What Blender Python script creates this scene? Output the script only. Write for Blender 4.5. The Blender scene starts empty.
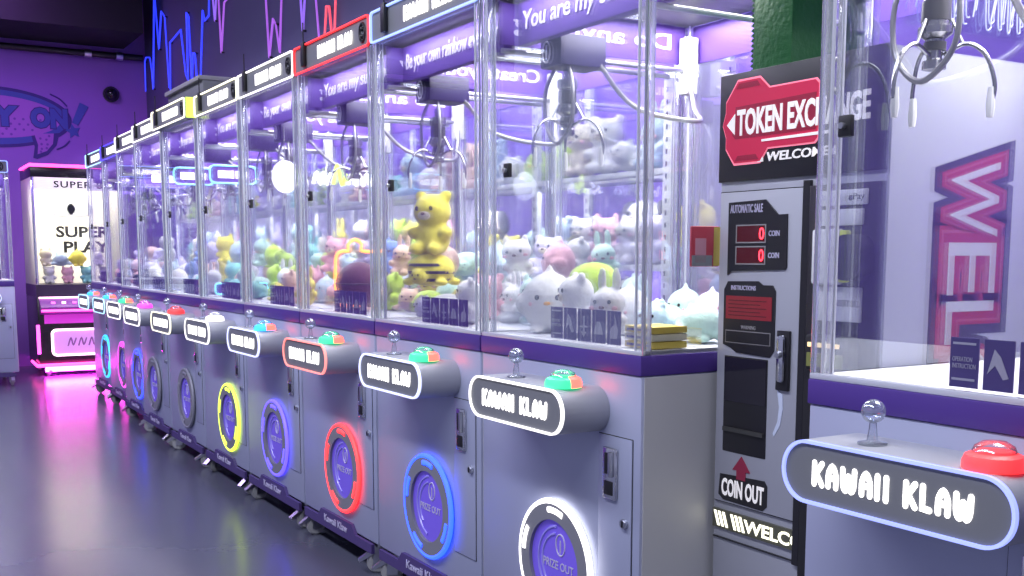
import bpy, bmesh, math, random
from mathutils import Vector, Matrix
random.seed(7)
C = bpy.context.scene.collection
SC = bpy.context.scene
PI = math.pi

# ------------------------------------------------------------------ materials
MATS = {}
def mat(name, col, rough=.5, metal=0., emit=None, es=0., noise=0., nscale=20., bump=0., sheen=0., coat=0., alpha=None, trans=0.):
    if name in MATS: return MATS[name]
    m = bpy.data.materials.new(name); m.use_nodes = True
    nt = m.node_tree; b = nt.nodes['Principled BSDF']
    b.inputs['Base Color'].default_value = (*col, 1)
    b.inputs['Roughness'].default_value = rough
    b.inputs['Metallic'].default_value = metal
    b.inputs['Sheen Weight'].default_value = sheen
    b.inputs['Coat Weight'].default_value = coat
    if trans: b.inputs['Transmission Weight'].default_value = trans
    if emit:
        b.inputs['Emission Color'].default_value = (*emit, 1)
        b.inputs['Emission Strength'].default_value = es
    if noise or bump:
        tc = nt.nodes.new('ShaderNodeTexCoord'); n = nt.nodes.new('ShaderNodeTexNoise')
        n.inputs['Scale'].default_value = nscale; n.inputs['Detail'].default_value = 4
        nt.links.new(tc.outputs['Object'], n.inputs['Vector'])
        if noise:
            mx = nt.nodes.new('ShaderNodeMix'); mx.data_type = 'RGBA'
            mx.inputs[6].default_value = (*[c*(1-noise) for c in col], 1)
            mx.inputs[7].default_value = (*[min(1, c*(1+noise)) for c in col], 1)
            nt.links.new(n.outputs['Fac'], mx.inputs[0]); nt.links.new(mx.outputs[2], b.inputs['Base Color'])
        if bump:
            bp = nt.nodes.new('ShaderNodeBump'); bp.inputs['Strength'].default_value = bump
            bp.inputs['Distance'].default_value = .01
            nt.links.new(n.outputs['Fac'], bp.inputs['Height']); nt.links.new(bp.outputs['Normal'], b.inputs['Normal'])
    MATS[name] = m; return m

def glass_mat(name, tint, k=.9, base=.02, rough=.03, haze=0.):
    if name in MATS: return MATS[name]
    m = bpy.data.materials.new(name); m.use_nodes = True
    nt = m.node_tree; nt.nodes.clear()
    out = nt.nodes.new('ShaderNodeOutputMaterial'); mix = nt.nodes.new('ShaderNodeMixShader')
    tr = nt.nodes.new('ShaderNodeBsdfTransparent'); gl = nt.nodes.new('ShaderNodeBsdfGlossy')
    fr = nt.nodes.new('ShaderNodeFresnel'); mm = nt.nodes.new('ShaderNodeMath'); mm.operation = 'MULTIPLY_ADD'
    fr.inputs['IOR'].default_value = 1.35
    mm.inputs[1].default_value = k; mm.inputs[2].default_value = base; mm.use_clamp = True
    tr.inputs['Color'].default_value = (*tint, 1); gl.inputs['Roughness'].default_value = rough
    gl.inputs['Color'].default_value = (.9, .93, 1, 1)
    L = nt.links.new
    L(fr.outputs[0], mm.inputs[0]); L(mm.outputs[0], mix.inputs[0]); L(tr.outputs[0], mix.inputs[1])
    if haze:
        df = nt.nodes.new('ShaderNodeBsdfTranslucent'); df.inputs['Color'].default_value = (.9, .92, 1, 1)
        d2 = nt.nodes.new('ShaderNodeBsdfDiffuse'); d2.inputs['Color'].default_value = (.9, .92, 1, 1)
        ma = nt.nodes.new('ShaderNodeMixShader'); ma.inputs[0].default_value = .5
        L(df.outputs[0], ma.inputs[1]); L(d2.outputs[0], ma.inputs[2])
        m2 = nt.nodes.new('ShaderNodeMixShader'); m2.inputs[0].default_value = haze
        L(gl.outputs[0], mix.inputs[2]); L(mix.outputs[0], m2.inputs[1]); L(ma.outputs[0], m2.inputs[2]); L(m2.outputs[0], out.inputs[0])
    else:
        L(gl.outputs[0], mix.inputs[2]); L(mix.outputs[0], out.inputs[0])
    MATS[name] = m; return m

def led(name, col, s=4.):
    return mat('led_'+name, [min(1, c*.6+.1) for c in col], .4, emit=col, es=s)

M_CAB = mat('cabinet_paint', (.47, .50, .67), .42, .35, noise=.05, nscale=3)  # base colour tinted bluer to carry blue spill from the lit rings
M_SIDE = mat('cabinet_side_paint', (.60, .60, .61), .5, .1, noise=.03, nscale=3)
M_BELT = mat('purple_belt', (.075, .035, .25), .4)
M_KICK = mat('purple_kick', (.07, .045, .17), .5)
M_DARK = mat('dark_seam', (.02, .02, .025), .6)
M_SIGN = mat('sign_grey', (.19, .195, .21), .45)
M_CONS = mat('console_grey', (.42, .43, .48), .5, .2)
M_CHROME = mat('chrome', (.75, .76, .8), .15, 1.)
M_STEEL = mat('steel', (.55, .56, .6), .3, 1.)
M_BLACK = mat('black_plastic', (.012, .012, .015), .45)
M_RUBBER = mat('rubber', (.09, .09, .10), .7)
M_WHEEL = mat('wheel_grey', (.42, .42, .43), .6)
M_WHITE = mat('white_paint', (.78, .79, .80), .5)
M_WPLAST = mat('white_plastic', (.72, .73, .76), .4)
M_RING = mat('ring_grey', (.22, .22, .25), .45)
M_FLAP = mat('purple_acrylic', (.16, .10, .62), .25, emit=(.16, .10, .75), es=.25)
M_FLAPT = mat('purple_acrylic_highlight', (.35, .30, .85), .25)
M_BOARD = mat('purple_board', (.125, .06, .36), .5)
M_BTXT = mat('board_text', (.78, .74, .92), .5)
M_LAV = mat('lavender_text', (.55, .52, .70), .5)
M_GLASS = glass_mat('clear_glass', (.985, .987, .995), .5, .008, .0)
M_ACRY = glass_mat('clear_acrylic_post', (.93, .94, .97), .8, .06, .12, haze=.22)
M_EDGE = mat('acrylic_edge', (.72, .74, .80), .3, .4)
M_TRAY = mat('tray', (.70, .71, .76), .5)
M_CLEAR = glass_mat('clear_plastic', (.9, .92, .95), 1., .08, .08, haze=.1)
M_CARD = mat('card_purple', (.09, .06, .26), .5)
M_CARD2 = mat('card_print', (.55, .55, .68), .5)
M_PWALL = mat('purple_wall_paint', (.23, .125, .60), .75, noise=.05, nscale=2)
M_SHELF = mat('shelf_white', (.80, .82, .83), .5)
M_LETTER = led('letter', (1., .97, .92), 2.4)
M_CABLE = mat('cable_grey', (.30, .30, .33), .35, .6)

COLS = {'white': (1, .97, .95), 'blue': (.012, .055, 1.), 'red': (1., .02, .02), 'purple': (.085, .055, 1.), 'yellow': (.75, 1., .05),
        'magenta': (1., .06, .85), 'cyan': (.02, .5, 1.), 'lav': (.62, .66, 1.), 'warm': (1., .95, .70), 'teal': (.25, .8, .95),
        'orange': (1., .32, .03), 'green': (.02, .75, .30), 'icy': (.45, .80, 1.)}

# ------------------------------------------------------------------ mesh helpers
def link(name, me, parent=None):
    o = bpy.data.objects.new(name, me); C.objects.link(o)
    if parent: o.parent = parent
    return o
def finish(name, bm, m, parent=None, smooth=35):
    me = bpy.data.meshes.new(name)
    bmesh.ops.recalc_face_normals(bm, faces=bm.faces)
    bm.to_mesh(me); bm.free()
    if smooth:
        for p in me.polygons: p.use_smooth = True
        me.set_sharp_from_angle(angle=math.radians(smooth))
    for x in (m if isinstance(m, (list, tuple)) else [m]): me.materials.append(x)
    return link(name, me, parent)
def NB(): return bmesh.new()
def b_box(bm, x0, x1, y0, y1, z0, z1, bev=0., seg=2):
    r = bmesh.ops.create_cube(bm, size=1, matrix=Matrix.Translation(((x0+x1)/2, (y0+y1)/2, (z0+z1)/2)) @ Matrix.Diagonal((x1-x0, y1-y0, z1-z0, 1)))
    if bev:
        es = list({e for v in r['verts'] for e in v.link_edges})
        bmesh.ops.bevel(bm, geom=es, offset=bev, segments=seg, affect='EDGES', profile=.5)
    return bm
def b_cyl(bm, c, r, h, axis='Z', n=20, r2=None, bev=0.):
    rot = {'Z': Matrix(), 'X': Matrix.Rotation(PI/2, 4, 'Y'), 'Y': Matrix.Rotation(PI/2, 4, 'X')}[axis]
    res = bmesh.ops.create_cone(bm, cap_ends=True, segments=n, radius1=r, radius2=r if r2 is None else r2, depth=h, matrix=Matrix.Translation(c) @ rot)
    if bev:
        vs = set(res['verts']); es = [e for e in bm.edges if e.verts[0] in vs and e.verts[1] in vs and any(len(f.verts) > 4 for f in e.link_faces)]
        bmesh.ops.bevel(bm, geom=es, offset=bev, segments=2, affect='EDGES')
    return bm
def b_sph(bm, c, r, sx=1, sy=1, sz=1, u=18, v=12, rot=None):
    m = Matrix.Translation(c) @ (rot.to_4x4() if rot else Matrix()) @ Matrix.Diagonal((r*sx, r*sy, r*sz, 1))
    bmesh.ops.create_uvsphere(bm, u_segments=u, v_segments=v, radius=1, matrix=m)
    return bm
def b_tube(bm, pts, r, n=8, closed=False, cap=True):
    P = [Vector(p) for p in pts]; N = len(P)
    def tang(i):
        if closed: d = P[(i+1) % N]-P[i-1]
        elif i == 0: d = P[1]-P[0]
        elif i == N-1: d = P[-1]-P[-2]
        else: d = (P[i+1]-P[i]).normalized()+(P[i]-P[i-1]).normalized()
        return d.normalized() if d.length > 1e-9 else Vector((0, 0, 1))
    t = tang(0); a = Vector((0, 0, 1)) if abs(t.z) < .9 else Vector((1, 0, 0))
    u = (a-t*a.dot(t)).normalized(); rings = []
    for i in range(N):
        t = tang(i); u = (u-t*u.dot(t)); u = u.normalized() if u.length > 1e-6 else t.orthogonal().normalized()
        w = t.cross(u); ri = r[i] if isinstance(r, (list, tuple)) else r
        k = 1.
        if 0 < i < N-1 or closed:
            d1 = (P[i]-P[i-1]).normalized(); k = 1/max(.5, abs(d1.dot(t)))
        rings.append([bm.verts.new(P[i]+(u*math.cos(2*PI*j/n)+w*math.sin(2*PI*j/n))*ri*min(k, 1.3)) for j in range(n)])
    for i in range(N if closed else N-1):
        A, B = rings[i], rings[(i+1) % N]
        for j in range(n): bm.faces.new((A[j], A[(j+1) % n], B[(j+1) % n], B[j]))
    if not closed and cap:
        bm.faces.new(rings[0][::-1]); bm.faces.new(rings[-1])
    return bm
def b_prism(bm, poly, y0, y1, plane='XZ'):
    def mk(p, y): return {'XZ': (p[0], y, p[1]), 'YZ': (y, p[0], p[1]), 'XY': (p[0], p[1], y)}[plane]
    A = [bm.verts.new(mk(p, y0)) for p in poly]; B = [bm.verts.new(mk(p, y1)) for p in poly]; n = len(poly)
    bm.faces.new(A); bm.faces.new(B[::-1])
    for i in range(n): bm.faces.new((A[i], B[i], B[(i+1) % n], A[(i+1) % n]))
    return bm
def b_ring(bm, outer, inner, y0, y1):
    n = len(outer)
    V = [[bm.verts.new((p[0], y, p[1])) for p in q] for q, y in ((outer, y0), (inner, y0), (inner, y1), (outer, y1))]
    for k in range(4):
        A, B = V[k], V[(k+1) % 4]
        for i in range(n): bm.faces.new((A[i], A[(i+1) % n], B[(i+1) % n], B[i]))
    return bm
def b_lathe(bm, prof, c=(0, 0, 0), n=24):
    R = []
    for r, z in prof:
        R.append([bm.verts.new((c[0]+max(r, 1e-4)*math.cos(2*PI*j/n), c[1]+max(r, 1e-4)*math.sin(2*PI*j/n), c[2]+z)) for j in range(n)])
    for A, B in zip(R, R[1:]):
        for j in range(n): bm.faces.new((A[j], A[(j+1) % n], B[(j+1) % n], B[j]))
    bm.faces.new(R[0][::-1]); bm.faces.new(R[-1])
    return bm
def circ(cx, cz, r, n=48, ry=None): return [(cx+r*math.cos(2*PI*i/n), cz+(ry or r)*math.sin(2*PI*i/n)) for i in range(n)]
def rrect(x0, x1, z0, z1, r, n=8):
    out = []
    for cx, cz, a in ((x1-r, z1-r, 0), (x0+r, z1-r, PI/2), (x0+r, z0+r, PI), (x1-r, z0+r, 1.5*PI)):
        for i in range(n+1): out.append((cx+r*math.cos(a+PI/2*i/n), cz+r*math.sin(a+PI/2*i/n)))
    return out
def smooth_path(pts, k=6, closed=False):
    P = [Vector(p) for p in pts]; n = len(P); out = []
    for i in range(n if closed else n-1):
        if closed: a, b, c, d = P[i-1], P[i], P[(i+1) % n], P[(i+2) % n]
        else: a, b, c, d = P[max(i-1, 0)], P[i], P[i+1], P[min(i+2, n-1)]
        for j in range(k):
            t = j/k
            out.append(.5*((2*b)+(c-a)*t+(2*a-5*b+4*c-d)*t*t+(3*b-a-3*c+d)*t**3))
    if not closed: out.append(P[-1])
    return out
def box(name, m, parent, x0, x1, y0, y1, z0, z1, bev=0.):
    return finish(name, b_box(NB(), x0, x1, y0, y1, z0, z1, bev), m, parent)

# text as mesh, fitted to a box.  axes: X = reading direction, Y = letter up
FRONT = Matrix(((1, 0, 0), (0, 0, -1), (0, 1, 0)))            # faces -Y
RIGHT = Matrix(((0, 0, 1), (1, 0, 0), (0, 1, 0)))             # faces +X, reads along +Y
LEFT = Matrix(((0, 0, -1), (-1, 0, 0), (0, 1, 0)))            # faces -X
DOWN = Matrix(((0, 0, 1), (0, 1, 0), (-1, 0, 0)))             # faces +X, reads downwards
_tc = {}
def raw_text(body, off, shear, sp):
    k = (body, off, shear, sp)
    if k not in _tc:
        cu = bpy.data.curves.new('t', 'FONT'); cu.body = body; cu.size = 1; cu.offset = off; cu.shear = shear
        cu.space_character = sp; cu.resolution_u = 3; cu.extrude = .5
        o = bpy.data.objects.new('t', cu); C.objects.link(o)
        dg = bpy.context.evaluated_depsgraph_get(); dg.update()
        me = bpy.data.meshes.new_from_object(o.evaluated_get(dg))
        bpy.data.objects.remove(o); bpy.data.curves.remove(cu)
        _tc[k] = me
    return _tc[k]
def bounds(me):
    xs = [v.co.x for v in me.vertices]; ys = [v.co.y for v in me.vertices]
    return min(xs), max(xs), min(ys), max(ys)
def text(name, body, m, parent, loc, w, h, axes=FRONT, depth=.002, off=.02, shear=0., sp=1., fitoff=None):
    base = raw_text(body, off if fitoff is None else fitoff, shear, sp); x0, x1, y0, y1 = bounds(base)
    me = raw_text(body, off, shear, sp).copy(); sx, sy = w/(x1-x0), h/(y1-y0)
    me.name = name
    for v in me.vertices: v.co = Vector(((v.co.x-(x0+x1)/2)*sx, (v.co.y-(y0+y1)/2)*sy, v.co.z*depth))
    me.materials.clear(); me.materials.append(m)
    o = link(name, me, parent); o.matrix_local = Matrix.Translation(loc) @ axes.to_4x4()
    return o
# chubby balloon lettering drawn with fat strokes
KL = {'K': (.62, [[(.08, .08), (.08, .92)], [(.52, .92), (.2, .52), (.54, .08)]]),
      'A': (.62, [[(.08, .10), (.09, .60), (.30, .90), (.51, .60), (.52, .10)], [(.12, .44), (.48, .44)]]),
      'W': (.86, [[(.07, .90), (.10, .30), (.24, .10), (.39, .30), (.40, .66)], [(.40, .66), (.41, .30), (.56, .10), (.70, .30), (.73, .90)]]),
      'I': (.26, [[(.08, .08), (.08, .92)]]),
      'L': (.55, [[(.08, .92), (.08, .12), (.42, .10)]]), ' ': (.34, [])}
def klaw_lettering(name, m, parent, xc, y, zc, w, h, flat=.35, n=8):
    bm = NB(); x = 0; S = []
    for ch in 'KAWAII KLAW':
        adv, st = KL[ch]
        for s in st: S.append([(x+a, b) for a, b in s])
        x += adv+.20
    tot = x-.20; sx = w/(tot+.2); r = .125
    for s in S:
        P = [(xc-w/2+(a+.1)*sx, 0, zc+(b-.5)*h) for a, b in s]
        if len(P) > 3: P = smooth_path(P, 4)
        P = [Vector(p) for p in P]
        d0 = (P[0]-P[1]).normalized()*h*r; d1 = (P[-1]-P[-2]).normalized()*h*r
        b_tube(bm, [P[0]+d0*.9, P[0]+d0*.5]+P+[P[-1]+d1*.5, P[-1]+d1*.9], [r*h*.45, r*h*.87]+[r*h]*len(P)+[r*h*.87, r*h*.45], n)
    for v in bm.verts: v.co.y = y+v.co.y*flat
    return finish(name, bm, m, parent)

def thing(name, label, cat, loc=(0, 0, 0), rotz=0., group=None):
    o = bpy.data.objects.new(name, None); C.objects.link(o); o.empty_display_size = .1
    o.location = loc; o.rotation_euler = (0, 0, rotz); return tag(o, label, cat, group)
def tag(o, label, cat, group=None):
    o['label'] = label; o['category'] = cat
    if group: o['group'] = group
    return o
def struct(o): o['kind'] = 'structure'; return o

# ------------------------------------------------------------------ room
def floor_mat():
    m = mat('floor_epoxy', (.055, .058, .078), .2)
    nt = m.node_tree; b = nt.nodes['Principled BSDF']
    tc = nt.nodes.new('ShaderNodeTexCoord'); n = nt.nodes.new('ShaderNodeTexNoise'); n.inputs['Scale'].default_value = 1.3; n.inputs['Detail'].default_value = 8
    mr = nt.nodes.new('ShaderNodeMapRange'); mr.inputs[3].default_value = .19; mr.inputs[4].default_value = .27
    cr = nt.nodes.new('ShaderNodeMix'); cr.data_type = 'RGBA'
    cr.inputs[6].default_value = (.080, .085, .125, 1); cr.inputs[7].default_value = (.105, .11, .155, 1)
    n2 = nt.nodes.new('ShaderNodeTexNoise'); n2.inputs['Scale'].default_value = 9; n2.inputs['Detail'].default_value = 3
    bp = nt.nodes.new('ShaderNodeBump'); bp.inputs['Strength'].default_value = .015; bp.inputs['Distance'].default_value = .02
    L = nt.links.new
    L(tc.outputs['Object'], n.inputs[0]); L(tc.outputs['Object'], n2.inputs[0])
    L(n.outputs[0], mr.inputs[0]); L(mr.outputs[0], b.inputs['Roughness']); L(n.outputs[0], cr.inputs[0]); L(cr.outputs[2], b.inputs['Base Color'])
    L(n2.outputs[0], bp.inputs['Height']); L(bp.outputs[0], b.inputs['Normal'])
    b.inputs['Specular IOR Level'].default_value = .6
    return m
X0, X1, Y0, YW, ZC = -12.8, 4., -5.5, 1.25, 4.4
struct(box('floor', floor_mat(), None, X0-.2, X1, Y0, YW+.2, -.1, 0))
M_NAVY = mat('navy_wall_paint', (.085, .08, .17), .8, noise=.08, nscale=2)
struct(box('wall_back', M_PWALL, None, X0-.2, X1, YW, YW+.15, 0, 2.45))
struct(box('wall_back_upper', M_NAVY, None, X0-.2, X1, YW, YW+.15, 2.45, ZC))
struct(box('wall_end', mat('end_wall_paint', (.27, .12, .50), .7, noise=.05, nscale=2), None, X0-.15, X0, Y0, YW, 0, ZC))
struct(box('ceiling', mat('ceiling_dark', (.03, .03, .04), .9), None, X0-.2, X1, Y0, YW+.2, ZC, ZC+.1))
struct(box('wall_soffit', mat('soffit_black', (.008, .008, .012), .9), None, X0, X0+1.0, Y0, 1.02, 3.50, ZC))
# black pipe with pale coupling under the soffit
bm = NB(); b_tube(bm, [(X0+.10, -5.4, 3.40), (X0+.10, 1.2, 3.40)], .035, 12)
p = finish('ceiling_pipe', bm, M_BLACK); tag(p, 'long black pipe running across the purple end wall below the dark soffit', 'pipe')
for yy in (.62, .95):
    bm = NB(); b_cyl(bm, (X0+.10, yy, 3.40), .045, .07, 'Y'); finish('coupling', bm, M_STEEL, p)

# security camera dome
t = thing('security_camera', 'small black dome security camera on the purple end wall', 'camera', (X0, .86, 2.99))
bm = NB(); b_cyl(bm, (.03, 0, 0), .085, .06, 'X', 24, bev=.01); finish('mount', bm, M_BLACK, t)
bm = NB(); b_sph(bm, (.06, 0, 0), .07); finish('dome', bm, mat('smoked_dome', (.01, .01, .015), .08), t)

# speech bubble mural painted on the end wall (facing +X): points are (y, z)
M_MO = mat('mural_outline', (.045, .030, .19), .7); M_MB = mat('mural_blue', (.055, .085, .36), .7)
M_MP = mat('mural_lilac', (.34, .12, .52), .7); M_MD = mat('mural_dots', (.16, .06, .34), .7)
mur = thing('wall_mural', 'blue and violet speech bubble mural with chunky PLAY ON lettering on the end wall', 'mural', (X0, 0, 0))
def yz(name, poly, d0, d1, m, parent): return finish(name, b_prism(NB(), poly, d0, d1, 'YZ'), m, parent, smooth=0)
cy, cz = -.36, 2.675
yz('bubble_outline', circ(cy, cz, .80, 56, .32), 0, .004, M_MO, mur)
yz('bubble_band', circ(cy-.01, cz, .765, 56, .288), .004, .006, M_MB, mur)
yz('bubble_fill', circ(cy-.01, cz+.005, .70, 56, .225), .006, .008, M_MP, mur)
tail = [(.02, 2.50), (.05, 2.38), (.03, 2.26), (.07, 2.25), (.18, 2.30), (.27, 2.40), (.31, 2.54)]
yz('bubble_tail', tail, .0045, .0065, M_MO, mur)
yz('tail_fill', [(.05, 2.52), (.085, 2.40), (.075, 2.30), (.17, 2.34), (.235, 2.42), (.25, 2.53)], .0066, .0085, M_MP, mur)
bm = NB()
for i in range(44):
    a, b = divmod(i, 11); yy, zz = -.60+b*.085+(a % 2)*.04, 2.50+a*.055
    if ((yy-cy)/.6)**2+((zz-cz)/.19)**2 < 1: b_prism(bm, circ(yy, zz, .013, 10), .008, .0092, 'YZ')
for yy, zz in ((.11, 2.47), (.17, 2.46), (.12, 2.41), (.18, 2.41), (.12, 2.36), (.17, 2.37), (.11, 2.33), (.2, 2.5)): b_prism(bm, circ(yy, zz, .013, 10), .0085, .0095, 'YZ')
finish('dot_pattern', bm, M_MD, mur, 0)
for body, yc, w in (('PLAY', -.47, .70), ('ON', .21, .36)):
    text('letter_outline', body, M_MO, mur, (.0095, yc, 2.69), w, .20, RIGHT, .002, .10, fitoff=.03)
    text('lettering', body, M_MB, mur, (.0115, yc, 2.69), w, .20, RIGHT, .002, .062, fitoff=.03)
yz('exclamation_mark', [(.44, 2.66), (.53, 2.88), (.62, 2.84), (.50, 2.63)], .009, .0115, M_MB, mur)
st = [(.45+(.085 if i % 2 == 0 else .04)*math.cos(PI/2+i*PI/5+.2), 2.565+(.085 if i % 2 == 0 else .04)*math.sin(PI/2+i*PI/5+.2)) for i in range(10)]
yz('star', st, .009, .0115, M_MB, mur)
for pts in ([(.23, 2.95), (.33, 2.90), (.40, 2.83)], [(.27, 2.36), (.35, 2.40), (.41, 2.46)]):
    bm = NB(); b_tube(bm, smooth_path([(.004, a, b) for a, b in pts]), .008, 6); finish('accent_stroke', bm, M_MO, mur)

# neon pulse lines on the navy wall (x, z)
def neon(pts, c, label, s=3.):
    y = YW-.03
    bm = NB(); b_tube(bm, [(a, y, b) for a, b in pts], .0075, 8)
    o = finish('neon_line', bm, led('neon_'+c, COLS.get(c, (.5, .1, 1)), s*.45)); tag(o, label, 'neon light', 'neon pulse lines on the navy wall')
    bm = NB()
    for a, b in pts[1::2]: b_cyl(bm, (a, YW-.018, b), .008, .026, 'Y', 8)
    finish('wall_mount', bm, M_BLACK, o)
COLS['violet'] = (.20, .09, .58); COLS['plum'] = (.26, .065, .48); COLS['pink'] = (.95, .22, .55); COLS['rose'] = (.75, .06, .10); COLS['deep'] = (.02, .04, 1.)
neon([(-12.70, 3.04), (-12.68, 3.36), (-12.62, 3.40), (-12.43, 3.37), (-12.37, 3.22), (-12.33, 3.02), (-12.12, 4.0), (-12.0, 3.39), (-11.84, 3.75), (-11.7, 3.67), (-11.62, 2.94)], 'deep', 'royal blue neon pulse line nearest the corner of the purple end wall')
neon([(-11.57, 2.90), (-11.52, 3.38), (-11.07, 3.43), (-10.94, 2.98), (-10.86, 2.92), (-10.83, 3.55), (-10.76, 3.5), (-10.72, 2.86), (-10.65, 3.14), (-10.58, 3.13), (-10.52, 2.78), (-10.42, 2.82), (-10.26, 3.46), (-10.20, 3.36), (-10.06, 3.38), (-9.99, 3.75)], 'deep', 'royal blue jagged neon line with a flat shoulder and a tall double spike')
neon([(-9.97, 3.75), (-9.87, 3.30), (-9.78, 3.60)], 'violet', 'short violet neon dip beside the blue lines')
neon([(-9.75, 3.60), (-9.70, 3.0), (-9.57, 3.40), (-9.44, 3.42), (-9.35, 3.6)], 'plum', 'pink violet neon line dropping in one long narrow spike')
neon([(-8.48, 3.5), (-8.40, 2.76), (-8.29, 3.03), (-8.23, 2.98), (-8.15, 2.76), (-8.04, 3.4)], 'plum', 'violet neon line shaped like a W above the white header sign')
neon([(-7.72, 3.4), (-7.64, 2.83), (-7.52, 3.3)], 'violet', 'pale violet neon V just left of the red header sign')
neon([(-7.42, 3.3), (-7.32, 2.72), (-7.24, 2.66)], 'plum', 'single slanting plum neon stroke above the red header sign')
neon([(-7.22, 2.70), (-7.17, 2.91), (-7.12, 2.90), (-7.08, 2.70), (-7.03, 2.72), (-6.95, 3.3)], 'rose', 'red neon loop and riser above the red header sign')

# ------------------------------------------------------------------ claw machine
D = .80
_cast = {}
def caster(parent, x, y, ang):
    k = 'c'
    if k not in _cast:
        bm = NB(); b_cyl(bm, (0, 0, .115), .028, .02, 'Z', 16)
        for s in (-1, 1): b_prism(bm, [(-.022, .11), (.022, .11), (.012, .03), (-.03, .03)], s*.020-.002, s*.020+.002, 'YZ')
        bm2 = NB(); b_cyl(bm2, (0, -.01, .042), .042, .026, 'X', 24, bev=.006)
        bm3 = NB(); b_cyl(bm3, (0, -.01, .042), .016, .03, 'X', 12)
        bm4 = NB(); b_prism(bm4, [(-.02, .085), (-.035, .09), (-.085, .055), (-.08, .045), (-.03, .072)], -.014, .014, 'YZ')
        _cast[k] = [finish(n, b, m) for n, b, m in (('caster', bm, M_STEEL), ('wheel', bm2, M_WHEEL), ('hub', bm3, M_STEEL), ('brake_pedal', bm4, M_STEEL))]
        for o in _cast[k]: C.objects.unlink(o)
    src = _cast[k]; f = link('caster', src[0].data, parent); f.location = (x, y, 0); f.rotation_euler = (0, 0, ang)
    for s in src[1:]: link(s.name.split('.')[0], s.data, f)

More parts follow.
